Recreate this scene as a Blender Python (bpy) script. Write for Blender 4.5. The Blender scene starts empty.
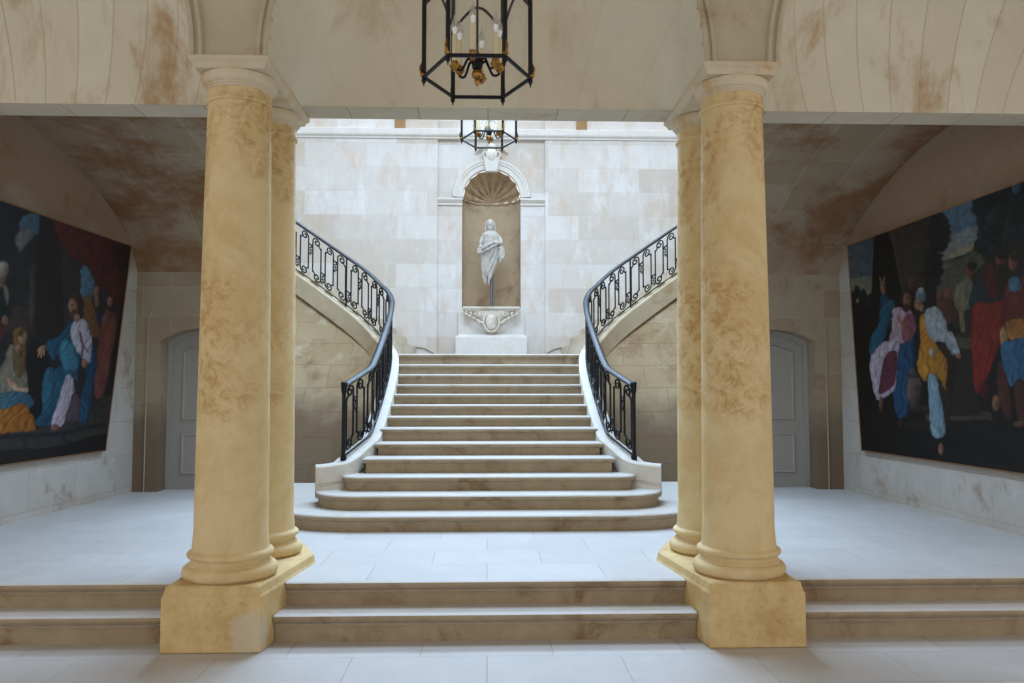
import bpy, math, random
import numpy as np
from mathutils import Vector, noise
random.seed(7)
PI = math.pi
sc = bpy.context.scene
col = sc.collection
sc.view_settings.view_transform = 'Standard'
sc.view_settings.look = 'None'
sc.view_settings.gamma = 1
sc.view_settings.use_curve_mapping = False
sc.view_settings.exposure = 0.0

# ------------------------------------------------------------------ camera
FPX = 800.0
EYE = 1.8
yaw = math.atan(24.5 / FPX)
pitch = math.atan(46.5 / FPX)
cam = bpy.data.cameras.new('camera')
camo = bpy.data.objects.new('camera', cam)
col.objects.link(camo)
cam.sensor_width = 36
cam.lens = 36 * FPX / 1024
cam.clip_start = 0.05
camo.location = (0, 0, EYE)
camo.rotation_euler = (PI / 2 + pitch, 0, -yaw)
sc.camera = camo

# ------------------------------------------------------------------ materials
def srgb(r, g, b):
    def c(v):
        v /= 255.0
        return v / 12.92 if v <= .04045 else ((v + .055) / 1.055) ** 2.4
    return (c(r), c(g), c(b), 1)

class NT:
    def __init__(s, name):
        s.m = bpy.data.materials.new(name)
        s.m.use_nodes = True
        s.t = s.m.node_tree
        s.bsdf = s.t.nodes['Principled BSDF']
    def n(s, typ, props=None, **inp):
        nd = s.t.nodes.new(typ)
        for k, v in (props or {}).items():
            setattr(nd, k, v)
        for k, v in inp.items():
            s.put(nd, k.replace('_', ' '), v)
        return nd
    def put(s, nd, key, v):
        sock = nd.inputs[int(key[1:])] if key[0] == 'i' and key[1:].isdigit() else nd.inputs[key]
        if hasattr(v, 'links'):
            s.t.links.new(v, sock)
        else:
            sock.default_value = v
    def coord(s):
        return s.n('ShaderNodeTexCoord').outputs['Object']
    def noise(s, vec, scale, detail=6, rough=.6, dist=0):
        return s.n('ShaderNodeTexNoise', None, Vector=vec, Scale=scale, Detail=detail, Roughness=rough, Distortion=dist).outputs['Fac']
    def ramp(s, fac, a, b):
        return s.n('ShaderNodeMapRange', {'interpolation_type': 'SMOOTHSTEP'}, i0=fac, i1=a, i2=b).outputs[0]
    def mix(s, fac, a, b, mode='MIX'):
        nd = s.n('ShaderNodeMix', {'data_type': 'RGBA', 'blend_type': mode})
        s.put(nd, 'i0', fac); s.put(nd, 'i6', a); s.put(nd, 'i7', b)
        return nd.outputs[2]
    def math(s, op, a, b=0.0):
        nd = s.n('ShaderNodeMath', {'operation': op})
        s.put(nd, 'i0', a); s.put(nd, 'i1', b)
        return nd.outputs[0]
    def sep(s, v):
        return s.n('ShaderNodeSeparateXYZ', None, Vector=v).outputs
    def comb(s, x, y, z=0.0):
        return s.n('ShaderNodeCombineXYZ', None, X=x, Y=y, Z=z).outputs[0]
    def bump(s, h, strength=.3, dist=.02):
        b = s.n('ShaderNodeBump', None, Height=h, Strength=strength, Distance=dist)
        s.t.links.new(b.outputs[0], s.bsdf.inputs['Normal'])
    def done(s, color, rough=.8, metal=0.0, spec=.3):
        s.put(s.bsdf, 'Base Color', color)
        s.put(s.bsdf, 'Roughness', rough)
        s.put(s.bsdf, 'Metallic', metal)
        s.put(s.bsdf, 'Specular IOR Level', spec)
        return s.m

def ashlar(name, c1, c2, mortar, stain, axes, bw, bh, stain_rng=(.52, .72), stain_scale=.9, pale=None,
           mort=.012, rough=.85, offset=.5, spec=.2, stretch=None, low=None, hi=None, uv=False, amt=.8):
    """coursed stone: brick layout on the given axes, mottling, stains with their own shape"""
    t = NT(name)
    co = t.coord()
    s = t.sep(co)
    u, v = s['XYZ'.index(axes[0])], s['XYZ'.index(axes[1])]
    if uv:                                  # joints follow the curved surface's own layout
        q = t.sep(t.n('ShaderNodeTexCoord').outputs['UV'])
        u, v = q[0], q[1]
    br = t.n('ShaderNodeTexBrick', {'offset': offset, 'offset_frequency': 2},
             Vector=t.comb(u, v), Color1=c1, Color2=c2, Mortar=mortar, Scale=1.0, Mortar_Size=mort,
             Mortar_Smooth=.6, Bias=-.1, Brick_Width=bw, Row_Height=bh)
    base = br.outputs['Color']
    mott = t.noise(co, 3.2, 8, .65)
    base = t.mix(.32, base, t.mix(mott, (.55, .55, .55, 1), (1.25, 1.25, 1.25, 1)), 'MULTIPLY')
    sv = co
    if stretch:
        mp = t.n('ShaderNodeMapping', None, Vector=co, Scale=stretch)
        sv = mp.outputs[0]
    st = t.ramp(t.noise(sv, stain_scale, 9, .68, .25), *stain_rng)
    base = t.mix(t.math('MULTIPLY', st, amt), base, stain)
    if pale:
        pl = t.ramp(t.noise(t.n('ShaderNodeMapping', None, Vector=sv, Location=(7, 3, 5)).outputs[0], stain_scale * 1.3, 9, .7, .1), .52, .72)
        base = t.mix(t.math('MULTIPLY', pl, .45), base, pale)
    if low:                                   # darker, browner towards the bottom, with a ragged edge
        z0, z1, lc = low
        zz = t.math('ADD', s[2], t.math('MULTIPLY', t.noise(co, 1.6, 6), .9))
        base = t.mix(t.math('MULTIPLY', t.ramp(zz, z1, z0), .85), base, lc)
    if hi:                                    # bare stained masonry above a ragged line
        z0, z1, hc = hi
        zz = t.math('ADD', s[2], t.math('MULTIPLY', t.noise(co, 1.1, 6), 1.2))
        base = t.mix(t.math('MULTIPLY', t.ramp(zz, z0, z1), .7), base, hc)
    fine = t.noise(co, 30, 4, .7)
    h = t.math('ADD', t.math('MULTIPLY', br.outputs['Fac'], -.6), t.math('ADD', t.math('MULTIPLY', fine, .25), t.math('MULTIPLY', mott, .5)))
    t.bump(h, .35, .015)
    return t.done(base, rough, 0, spec)

def plain(name, c, rough=.6, metal=0.0, spec=.4, mott=.25, sc_=8, c2=None, lo=.5, hi=.68, bump=.15):
    t = NT(name)
    co = t.coord()
    n = t.noise(co, sc_, 7, .65)
    base = t.mix(mott, c, t.mix(n, (.4, .4, .4, 1), (1.4, 1.4, 1.4, 1)), 'MULTIPLY')
    if c2:
        base = t.mix(t.ramp(t.noise(co, sc_ * .35, 8, .7, .7), lo, hi), base, c2)
    if bump:
        t.bump(n, bump, .01)
    return t.done(base, rough, metal, spec)

M = {}
M['wall_hall'] = ashlar('pale_ashlar', srgb(212, 206, 200), srgb(192, 179, 165), srgb(200, 191, 182), srgb(190, 162, 136), 'XZ', 1.15, .46,
                        (.47, .7), 1.6, srgb(224, 221, 219), .006, stretch=(1.8, 1, .8), amt=.5)
M['wall_hall_side'] = ashlar('pale_ashlar_side', srgb(214, 208, 200), srgb(206, 198, 188), srgb(170, 156, 138), srgb(190, 160, 132), 'YZ', 1.15, .46)
M['lintel'] = ashlar('vault_face_stone', srgb(216, 209, 190), srgb(208, 198, 174), srgb(196, 185, 162), srgb(166, 126, 78), 'XZ', .245, 3.1,
                     (.49, .68), 1.5, srgb(206, 204, 190), .007, uv=True, offset=0.0, stretch=(1.3, 1, .5))
M['lintel_plain'] = ashlar('vault_face_stone_plain', srgb(214, 206, 186), srgb(209, 199, 176), srgb(205, 195, 172), srgb(170, 134, 92), 'XZ', .49, 3.1,
                     (.5, .72), 1.3, srgb(206, 204, 190), .004, uv=True, offset=0.0, stretch=(1.3, 1, .6), amt=.55)
M['lintel_flat'] = ashlar('lintel_stone', srgb(200, 190, 172), srgb(192, 180, 160), srgb(170, 154, 132), srgb(168, 136, 98), 'XZ', .6, 4, (.54, .74), 1.5, srgb(206, 204, 196), .008)
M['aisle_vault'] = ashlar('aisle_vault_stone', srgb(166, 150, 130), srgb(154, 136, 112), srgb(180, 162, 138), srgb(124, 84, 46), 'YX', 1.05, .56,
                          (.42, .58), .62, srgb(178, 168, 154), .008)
M['door_wall'] = ashlar('door_wall_stone', srgb(166, 152, 132), srgb(156, 138, 114), srgb(176, 162, 140), srgb(118, 82, 48), 'XZ', .8, .4,
                        (.54, .72), 1.3, srgb(172, 166, 158), .006, low=(1.5, 2.3, srgb(112, 94, 78)))
M['side_wall'] = ashlar('side_wall_plaster', srgb(186, 182, 176), srgb(178, 172, 164), srgb(166, 156, 142), srgb(140, 116, 94), 'YZ', .9, .45,
                        (.54, .7), 1.9, srgb(206, 206, 206), .005, low=(.35, 1.15, srgb(176, 160, 140)), hi=(3.9, 4.5, srgb(140, 104, 66)))
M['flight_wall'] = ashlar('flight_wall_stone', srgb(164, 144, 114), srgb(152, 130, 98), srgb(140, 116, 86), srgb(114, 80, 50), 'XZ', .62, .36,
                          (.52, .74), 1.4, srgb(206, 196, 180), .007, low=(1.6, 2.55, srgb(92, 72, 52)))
M['floor'] = ashlar('floor_limestone', srgb(192, 188, 184), srgb(185, 180, 175), srgb(168, 161, 154), srgb(174, 165, 154), 'XY', .9, .55,
                    (.55, .8), 1.2, srgb(198, 196, 194), .005, rough=.5, spec=.45)
M['step'] = plain('step_stone', srgb(184, 170, 150), .65, 0, .3, .45, 7, srgb(160, 136, 108), .5, .72, .3)
M['stair'] = plain('stair_stone', srgb(196, 182, 160), .6, 0, .3, .5, 6, srgb(166, 140, 112), .52, .74, .3)
M['string'] = plain('tan_string_stone', srgb(190, 174, 146), .75, 0, .2, .4, 5, srgb(168, 142, 106), .5, .74, .25)
M['riser'] = plain('shaded_stained_riser_stone', srgb(166, 147, 120), .75, 0, .2, .55, 7, srgb(128, 104, 76), .5, .72, .35)  # stained stone, darkened further: shade on the risers is in the colour
M['tread'] = plain('lit_tread_stone', srgb(192, 186, 178), .55, 0, .35, .3, 5, srgb(176, 164, 146), .52, .75, .15)  # paler than the risers: light on the treads is in the colour
M['curb'] = plain('pale_limestone', srgb(212, 206, 196), .6, 0, .3, .3, 5, srgb(194, 178, 150), .52, .75, .2)
M['pier'] = plain('pier_stone', srgb(190, 178, 154), .85, 0, .2, .4, 4, srgb(160, 132, 100), .5, .75, .3)
M['cap'] = plain('capital_stone', srgb(208, 194, 168), .8, 0, .2, .35, 6, srgb(190, 154, 96), .5, .7, .25)
M['grey_carving'] = plain('carved_stone', srgb(216, 206, 192), .85, 0, .2, .5, 12, srgb(170, 150, 126), .5, .7, .4)
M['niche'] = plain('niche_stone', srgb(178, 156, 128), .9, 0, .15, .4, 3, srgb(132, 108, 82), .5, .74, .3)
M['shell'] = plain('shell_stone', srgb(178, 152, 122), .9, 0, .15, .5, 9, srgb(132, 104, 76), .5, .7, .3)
M['statue'] = plain('statue_stone', srgb(186, 179, 170), .85, 0, .2, .5, 14, srgb(134, 122, 110), .54, .7, .4)
M['trim'] = plain('pale_moulding', srgb(212, 205, 197), .85, 0, .2, .3, 6, srgb(206, 188, 166), .52, .75, .2)
M['brown_block'] = plain('brown_block_stone', srgb(150, 116, 78), .9)
M['iron'] = plain('black_iron', (.008, .009, .012, 1), .42, .0, .22, .3, 20, None, bump=.1)
M['gilt'] = plain('gilt_metal', srgb(170, 126, 66), .3, 1.0, .5, .5, 60, srgb(96, 62, 30))
M['steel'] = plain('grey_steel', srgb(112, 114, 116), .4, .6, .5, .2, 10)
M['candle'] = plain('cream_sleeve', srgb(226, 212, 176), .5, 0, .4, .15, 10)
M['door'] = plain('grey_door_paint', srgb(158, 154, 147), .5, 0, .4, .12, 5)
M['conduit'] = plain('painted_pipe', srgb(172, 158, 136), .6)
M['frame_wood'] = plain('brown_frame_wood', srgb(120, 84, 50), .5, 0, .4, .4, 14)
M['canvas_back'] = plain('canvas_back', srgb(60, 50, 42), .9)

def column_mat():
    t = NT('ochre_limewash')
    co = t.coord()
    s = t.sep(co)
    a = t.noise(co, 2.6, 8, .66, .4)
    base = t.mix(t.ramp(a, .36, .68), srgb(218, 196, 150), srgb(205, 177, 126))
    b = t.n('ShaderNodeMapping', None, Vector=co, Location=(3.1, 1.7, 9.2)).outputs[0]
    worn = t.noise(b, 9, 9, .78, .5)
    area = t.ramp(t.math('ADD', t.noise(b, 1.5, 3, .5), t.math('MULTIPLY', s[2], .035)), .5, .68)
    base = t.mix(t.math('MULTIPLY', t.math('MULTIPLY', t.ramp(worn, .44, .62), area), .75), base, srgb(176, 136, 82))
    pale = t.ramp(t.noise(b, 4.5, 7, .7, .3), .62, .72)
    base = t.mix(t.math('MULTIPLY', pale, .5), base, srgb(226, 206, 160))
    t.bump(t.noise(co, 26, 6, .7), .2, .01)
    return t.done(base, .8, 0, .25)
M['ochre'] = column_mat()

def plinth_mat(name, patch=None):
    t = NT(name)
    co = t.coord()
    a = t.noise(co, 4, 8, .7, .3)
    base = t.mix(t.ramp(a, .35, .7), srgb(214, 188, 138), srgb(192, 160, 106))
    spots = t.noise(t.n('ShaderNodeMapping', None, Vector=co, Location=(4.3, 8.4, 2.2)).outputs[0], 14, 8, .75)
    base = t.mix(t.math('MULTIPLY', t.ramp(spots, .56, .7), .5), base, srgb(150, 120, 78))
    if patch:                                 # bare stone where the limewash has come off
        dd = t.n('ShaderNodeVectorMath', {'operation': 'DISTANCE'}, i0=co, i1=patch).outputs['Value']
        q = t.math('ADD', dd, t.math('MULTIPLY', t.noise(co, 9, 8, .7), .22))
        base = t.mix(t.math('MULTIPLY', t.ramp(q, .29, .22), .8), base, srgb(200, 186, 160))
    t.bump(a, .3, .015)
    return t.done(base, .85, 0, .2)
M['plinth_right'] = plinth_mat('worn_plinth')
M['plinth_left'] = plinth_mat('worn_plinth_patched', (.26, -.70, .12))

def glass_mat():
    t = NT('thin_glass')
    t.bsdf.inputs['Transmission Weight'].default_value = 1
    t.bsdf.inputs['IOR'].default_value = 1.05
    t.bsdf.inputs['Base Color'].default_value = (.93, .95, .96, 1)
    t.bsdf.inputs['Roughness'].default_value = .02
    tr = t.n('ShaderNodeBsdfTransparent')
    mx = t.n('ShaderNodeMixShader')
    mx.inputs[0].default_value = .12
    t.t.links.new(tr.outputs[0], mx.inputs[1])
    gl = t.n('ShaderNodeBsdfGlossy')
    gl.inputs['Roughness'].default_value = .05
    t.t.links.new(gl.outputs[0], mx.inputs[2])
    t.t.links.new(mx.outputs[0], t.t.nodes['Material Output'].inputs[0])
    return t.m
M['glass'] = glass_mat()

def paint_mat():
    t = NT('oil_paint')
    a = t.n('ShaderNodeVertexColor', {'layer_name': 'paint'})
    t.bump(t.noise(t.coord(), 40, 4, .6), .08, .005)
    return t.done(a.outputs['Color'], .55, 0, .25)
M['paint'] = paint_mat()

# ------------------------------------------------------------------ mesh builder
class MB:
    def __init__(s):
        s.v = []; s.f = []
    def add(s, vs, fs):
        o = len(s.v)
        s.v += [tuple(p) for p in vs]
        s.f += [tuple(i + o for i in f) for f in fs]
        return s
    def box(s, x0, x1, y0, y1, z0, z1):
        return s.add([(x0, y0, z0), (x1, y0, z0), (x1, y1, z0), (x0, y1, z0), (x0, y0, z1), (x1, y0, z1), (x1, y1, z1), (x0, y1, z1)],
                     [(0, 3, 2, 1), (4, 5, 6, 7), (0, 1, 5, 4), (1, 2, 6, 5), (2, 3, 7, 6), (3, 0, 4, 7)])
    def rows(s, rows, close_u=False, cap=False):
        n = len(rows[0]); o = len(s.v)
        for r in rows: s.v += [tuple(p) for p in r]
        for i in range(len(rows) - 1):
            for j in range(n if close_u else n - 1):
                k = (j + 1) % n
                s.f.append((o + i * n + j, o + i * n + k, o + (i + 1) * n + k, o + (i + 1) * n + j))
        if cap:
            s.f.append(tuple(o + j for j in range(n))[::-1])
            s.f.append(tuple(o + (len(rows) - 1) * n + j for j in range(n)))
        return s
    def stack(s, outline, levels):
        """outline: closed plan [(x,y)]; levels: (z, inset) bottom to top"""
        rs = []
        for z, ins in levels:
            rs.append([(x, y, z) for x, y in inset(outline, ins)])
        return s.rows(rs, True, True)
    def lathe(s, prof, cx=0, cy=0, n=40, cap=True):
        return s.rows([[(cx + r * math.cos(2 * PI * k / n), cy + r * math.sin(2 * PI * k / n), z) for k in range(n)] for r, z in prof], True, cap)
    def extr_x(s, prof, x0, x1):
        """closed profile [(y,z)] run along x"""
        return s.rows([[(x0, y, z) for y, z in prof], [(x1, y, z) for y, z in prof]], True, True)
    def extr_y(s, prof, y0, y1):
        return s.rows([[(x, y0, z) for x, z in prof], [(x, y1, z) for x, z in prof]], True, True)
    def tube(s, pts, r, n=6, cap=True, flat=None):
        pts = [Vector(p) for p in pts]
        rows = []
        up = Vector((0, 0, 1)); prev = None
        for i, p in enumerate(pts):
            d = (pts[min(i + 1, len(pts) - 1)] - pts[max(i - 1, 0)])
            if d.length < 1e-9: d = Vector((0, 0, 1))
            d.normalize()
            if prev is None:
                a = d.cross(up)
                if a.length < .1: a = d.cross(Vector((0, 1, 0)))
            else:
                a = prev - d * prev.dot(d)
                if a.length < 1e-5: a = d.cross(up)
            a.normalize(); prev = a
            b = d.cross(a)
            rr = r[i] if isinstance(r, (list, tuple)) else r
            rows.append([tuple(p + (a * math.cos(2 * PI * k / n) + b * math.sin(2 * PI * k / n)) * rr) for k in range(n)])
        return s.rows(rows, True, cap)
    def sweep(s, path, section, closed=False):
        """section [(side, up)] along path; side is horizontal, up is z"""
        rows = []
        for i, p in enumerate(path):
            a = Vector(path[max(i - 1, 0)]); b = Vector(path[min(i + 1, len(path) - 1)])
            d = b - a; d.z = 0; d.normalize()
            sd = Vector((d.y, -d.x, 0))
            rows.append([(p[0] + sd.x * u, p[1] + sd.y * u, p[2] + w) for u, w in section])
        return s.rows(rows, True, True)
    def ball(s, c, rx, ry=None, rz=None, n=12, m=8):
        ry = ry or rx; rz = rz or rx
        rows = []
        for i in range(m + 1):
            t = -PI / 2 + PI * (i if 0 < i < m else (i + .04 if i == 0 else i - .04)) / m
            rows.append([(c[0] + rx * math.cos(t) * math.cos(2 * PI * k / n), c[1] + ry * math.cos(t) * math.sin(2 * PI * k / n), c[2] + rz * math.sin(t)) for k in range(n)])
        return s.rows(rows, True, True)
    def build(s, name, mat, parent=None, smooth=35, bevel=0, loc=None):
        me = bpy.data.meshes.new(name)
        off = Vector((0, 0, 0))
        q = parent
        while q is not None:
            off += q.location; q = q.parent
        if loc is not None: off += Vector(loc)
        me.from_pydata([(x - off.x, y - off.y, z - off.z) for x, y, z in s.v], [], s.f)
        me.validate()
        import bmesh
        bm = bmesh.new(); bm.from_mesh(me)
        bmesh.ops.recalc_face_normals(bm, faces=bm.faces)
        bm.to_mesh(me); bm.free()
        me.polygons.foreach_set('use_smooth', [True] * len(me.polygons))
        me.set_sharp_from_angle(angle=math.radians(smooth))
        me.materials.append(mat)
        o = bpy.data.objects.new(name, me)
        col.objects.link(o)
        if loc is not None: o.location = loc
        if parent is not None: o.parent = parent
        if bevel:
            b = o.modifiers.new('edge', 'BEVEL'); b.width = bevel; b.segments = 2; b.limit_method = 'ANGLE'; b.angle_limit = math.radians(40)
        return o

def inset(poly, d):
    if abs(d) < 1e-9: return list(poly)
    n = len(poly); out = []
    area = sum(poly[i][0] * poly[(i + 1) % n][1] - poly[(i + 1) % n][0] * poly[i][1] for i in range(n))
    sg = 1 if area > 0 else -1
    for i in range(n):
        a, b, c = Vector(poly[i - 1]), Vector(poly[i]), Vector(poly[(i + 1) % n])
        d1 = (b - a).normalized(); d2 = (c - b).normalized()
        n1 = Vector((-d1.y, d1.x)) * sg; n2 = Vector((-d2.y, d2.x)) * sg
        m = n1 + n2
        k = d / max(.35, (1 + n1.dot(n2)))
        out.append((b.x + m.x * k, b.y + m.y * k))
    return out

def spline(pts, n=8, closed=False):
    """Catmull-Rom through the points, any dimension"""
    out = []; N = len(pts)
    rng = range(N) if closed else range(N - 1)
    for i in rng:
        g = lambda k: pts[k % N] if closed else pts[max(0, min(N - 1, k))]
        p0, p1, p2, p3 = g(i - 1), g(i), g(i + 1), g(i + 2)
        for k in range(n):
            t = k / n
            out.append(tuple(.5 * (2 * b + (c - a) * t + (2 * a - 5 * b + 4 * c - d) * t * t + (3 * b - a - 3 * c + d) * t ** 3) for a, b, c, d in zip(p0, p1, p2, p3)))
    if not closed: out.append(tuple(pts[-1]))
    return out

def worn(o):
    """light and shade put into the colour: paler treads, darker stained risers"""
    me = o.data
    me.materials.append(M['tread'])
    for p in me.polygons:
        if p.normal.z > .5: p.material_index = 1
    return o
def tag(o, label, cat, group=None):
    o['label'] = label; o['category'] = cat
    if group: o['group'] = group
    return o
def thing(name, label, cat, loc=(0, 0, 0), group=None):
    o = bpy.data.objects.new(name, None)
    o.empty_display_size = .1
    col.objects.link(o); o.location = loc
    return tag(o, label, cat, group)
def struct(o, label=None, cat=None):
    o['kind'] = 'structure'
    if label: tag(o, label, cat)
    return o
SIDES = ((-1, 'left'), (1, 'right'))

# ------------------------------------------------------------------ levels and plan
ZF = .372                 # floor of the stair hall above the corridor floor
YS1, YS2 = 5.81, 6.04     # faces of the two front steps
NICHE_X, YB = .07, 15.0   # niche axis, back wall
LZ, LY0, LY1 = 4.18, 6.69, 7.0   # lintel
OPEN = lambda y: 2.42 + .53 * (y - 7) / 4.25   # half width of the opening between the aisle vaults

# ------------------------------------------------------------------ floors
struct(MB().box(-9, 9, -4, YS1 + .1, -.2, 0).build('floor', M['floor']), 'pale stone floor of the corridor in front of the columns', 'floor')
struct(MB().box(-9, 9, YS2 + .03, 12.4, -.2, ZF).build('floor', M['floor']), 'raised pale stone floor between the columns and the staircase', 'floor')
LAND = 2.326
lp = [(-1.45, 12.7), (1.5, 12.7), (1.72, 12.85), (2.14, 13.3), (2.5, 13.6), (3.24, 13.9), (3.9, 14.1), (3.9, YB + .6), (-3.9, YB + .6), (-3.9, 14.1), (-3.19, 13.9), (-2.45, 13.6), (-2.09, 13.3), (-1.67, 12.85)]
struct(MB().stack(lp, [(LAND - .25, 0), (LAND, 0)]).build('floor', M['floor']), 'stone landing at the top of the staircase', 'landing')

# front steps, one flight per bay
def step_profile(y, z0, z1, back):
    return [(y + .02, z0), (y + .02, z1 - .085), (y + .002, z1 - .08), (y + .002, z1 - .064), (y + .014, z1 - .06), (y + .014, z1 - .052), (y - .014, z1 - .046), (y - .024, z1 - .026),
            (y - .018, z1 - .008), (y - .004, z1), (back, z1), (back, z0)]
for nm, x0, x1, lab in (('c', -1.505, 1.505, 'pair of stone steps between the two column plinths'),
                        ('l', -9, -2.222, 'pair of stone steps left of the left plinth below the seated figures painting'),
                        ('r', 2.222, 9, 'pair of stone steps right of the right plinth below the well painting')):
    st = thing('front_steps', lab, 'steps', ((x0 + x1) / 2, YS1, 0), 'front steps between and beside the plinths')
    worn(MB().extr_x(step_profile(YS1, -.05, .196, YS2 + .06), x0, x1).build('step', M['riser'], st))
    e = .025 if nm == 'c' else 0
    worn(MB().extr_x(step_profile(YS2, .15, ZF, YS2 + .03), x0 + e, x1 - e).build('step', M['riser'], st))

# ------------------------------------------------------------------ plinths and columns
CX, CYF, CYR = 1.86, 5.95, 6.72
for sg, side in SIDES:
    pl = [(sg * x, y) for x, y in ((2.22, 5.6), (1.54, 5.6), (1.40, 6.70), (1.56, 7.12), (2.22, 7.12))]
    o = MB().stack(pl, [(0, 0), (.10, 0), (.378, 0), (.388, .01), (.436, .02), (.446, .032)]).build('column_plinth', M['plinth_' + side], None, 25, .012, (sg * CX, 6.3, 0))
    tag(o, {'left': 'ochre stone plinth with a pale worn patch under the left column pair',
            'right': 'evenly ochre stone plinth under the right column pair'}[side], 'plinth', 'plinths under the column pairs')
    for cy, pos in ((CYF, 'front'), (CYR, 'rear')):
        c = thing('stone_column', f'ochre round column at the {pos} of the {side} pair' if pos == 'front' else
                  f'slightly hidden ochre column standing behind the {side} front column', 'column', (sg * CX, cy, .446), 'ochre columns')
        x = sg * CX
        q = .95; dz = .046
        base = [(.335, .40)]
        base += [(.305 + .046 * math.cos(a), .447 + .047 * math.sin(a)) for a in [(-75 + 150 * i / 8) * PI / 180 for i in range(9)]]
        base += [(.306, .497), (.306, .505), (.292, .515), (.284, .528), (.288, .543)]
        base += [(.292 + .026 * math.cos(a), .568 + .024 * math.sin(a)) for a in [(-80 + 160 * i / 6) * PI / 180 for i in range(7)]]
        base += [(.288, .598), (.286, .604)]
        MB().lathe([(rr * q, z + dz) for rr, z in base], x, cy, 56).build('column_base', M['ochre'], c, 30)
        sh = []
        for i in range(25):
            t = i / 24
            rr = .272 + (.238 - .272) * (t ** 1.5)
            if t < .04: rr += .012 * (1 - t / .04) ** 2
            sh.append((rr * q, .60 + dz + t * (3.30 - dz)))
        MB().lathe(sh, x, cy, 56).build('column_shaft', M['ochre'], c, 40)
        nk = [(.238, 3.885), (.250, 3.89), (.256, 3.903), (.252, 3.917), (.243, 3.922), (.240, 3.93), (.241, 3.99)]
        MB().lathe([(rr * q, z) for rr, z in nk], x, cy, 56).build('column_necking', M['ochre'], c, 30)
        cap = [(.238, 3.984), (.247, 3.99), (.249, 4.005), (.256, 4.008), (.258, 4.02)]
        cap += [(.258 + .032 * math.sin(a), 4.022 + .055 * (1 - math.cos(a))) for a in [PI / 2 * i / 6 for i in range(1, 7)]]
        cap += [(.288, 4.095), (.275, 4.102)]
        MB().lathe([(rr * q, z) for rr, z in cap], x, cy, 56).build('column_capital', M['cap'], c, 30)
    # abacus block running over both columns
    ab = [(sg * x, y) for x, y in ((2.145, 5.66), (1.575, 5.66), (1.575, 7.02), (2.145, 7.02))]
    o = MB().stack(ab, [(4.10, .035), (4.115, .032), (4.135, .02), (4.15, .004), (4.152, 0), (4.182, 0)]).build('trim_1', M['cap'], None, 30)
    struct(o, f'moulded stone abacus across the tops of the {side} column pair', 'moulding')

# ------------------------------------------------------------------ corridor vault, lintel, arch bands
YA = 5.665                # face of the arcade above the abaci
AR, RISE = 1.58, 1.75     # half span and rise of its arches
def uvgrid(name, rows, uvs, mat, smooth=60):
    o = MB().rows(rows).build(name, mat, None, smooth)
    lay = o.data.uv_layers.new(name='UVMap')
    flat = [q for r_ in uvs for q in r_]
    for lp in o.data.loops:
        lay.data[lp.index].uv = flat[lp.vertex_index]
    return o
BAYS = ((0.0, 'central'), (-3.72, 'left'), (3.72, 'right'))
for cx, nm in BAYS:
    rows, uvs = [], []
    for i in range(13):
        t = i / 12
        row, uv = [], []
        for k in range(41):
            s_ = -1 + 2 * k / 40
            ph = s_ * PI / 2
            xf, zf = cx + AR * math.sin(ph), LZ + RISE * math.cos(ph)
            xb = cx + AR * s_
            y = LY0 - (LY0 - YA) * (1 - math.cos(t * PI / 2)) ** .9
            h = math.sin(t * PI / 2)
            row.append((xb + (xf - xb) * h, y, LZ + (zf - LZ) * h))
            uv.append((s_ * AR + 5.13, t * 1.5 + .4))
        rows.append(row); uvs.append(uv)
    struct(uvgrid('ceiling', rows, uvs, M['lintel_plain'] if nm == 'central' else M['lintel']), f'curved pale stone soffit of the {nm} bay rising from the flat lintel', 'vault')
m = MB().box(-9, 9, LY0 + .004, LY1, LZ, 9.5)
struct(m.build('wall_lintel', M['lintel_flat']), 'long flat stone lintel resting over the rear columns', 'lintel')
def arch_x(d, z):
    """half span of an arch (grown by d) at height z above the springing"""
    return (AR + d) * math.sqrt(max(0, 1 - (min(z, RISE + d) / (RISE + d)) ** 2))
BW = .10
for sg, side in SIDES:
    # panel of the pier between the two arch mouldings
    m = MB()
    rows = []
    for i in range(25):
        z = (RISE + .05) * (1 - math.cos(PI / 2 * i / 24)) if i else 0
        z = RISE * i / 24
        rows.append([(sg * arch_x(BW - .01, z), YA + .03, LZ + z), (sg * (3.72 - arch_x(BW - .01, z)), YA + .03, LZ + z)])
    m.rows(rows)
    struct(m.build('wall_pier_' + side, M['pier'], None, 30), f'flat stone panel between the arch mouldings above the {side} columns', 'wall')
m = MB()
m.add([(-9, YA + .03, LZ + RISE), (9, YA + .03, LZ + RISE), (9, YA + .03, 6.6), (-9, YA + .03, 6.6)], [(0, 1, 2, 3)])
for x0, x1 in ((-9, -5.3), (5.3, 9)):
    m.box(x0, x1, YA + .03, LY0, LZ, LZ + RISE)
struct(m.build('wall_arcade', M['pier'], None, 30))
for cx, nm in BAYS:
    m = MB()
    sec = [(-.0, .06), (-.0, -.004), (.018, -.012), (.034, -.004), (.038, .018), (.056, .02), (.062, .004), (.088, -.002), (.096, .012), (.1, .04)]
    m.rows([[(cx + (AR + d) * math.cos(PI * i / 48), YA + e, LZ + (RISE + d) * math.sin(PI * i / 48)) for d, e in sec] for i in range(49)])
    struct(m.build('trim_2', M['pier'], None, 25), f'moulded arch edge around the {nm} bay of the arcade', 'moulding')
vc = [(1.9 + 3.8 * math.cos(PI * i / 24), 5.6 + 1.1 * math.sin(PI * i / 24)) for i in range(25)]
m = MB().rows([[(x, y, z) for x in (-9, -3, 3, 9)] for y, z in vc])
m.rows([[(x, y, z + .3) for x in (-9, -3, 3, 9)] for y, z in vc])
struct(m.build('ceiling', M['pier'], None, 60))

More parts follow.
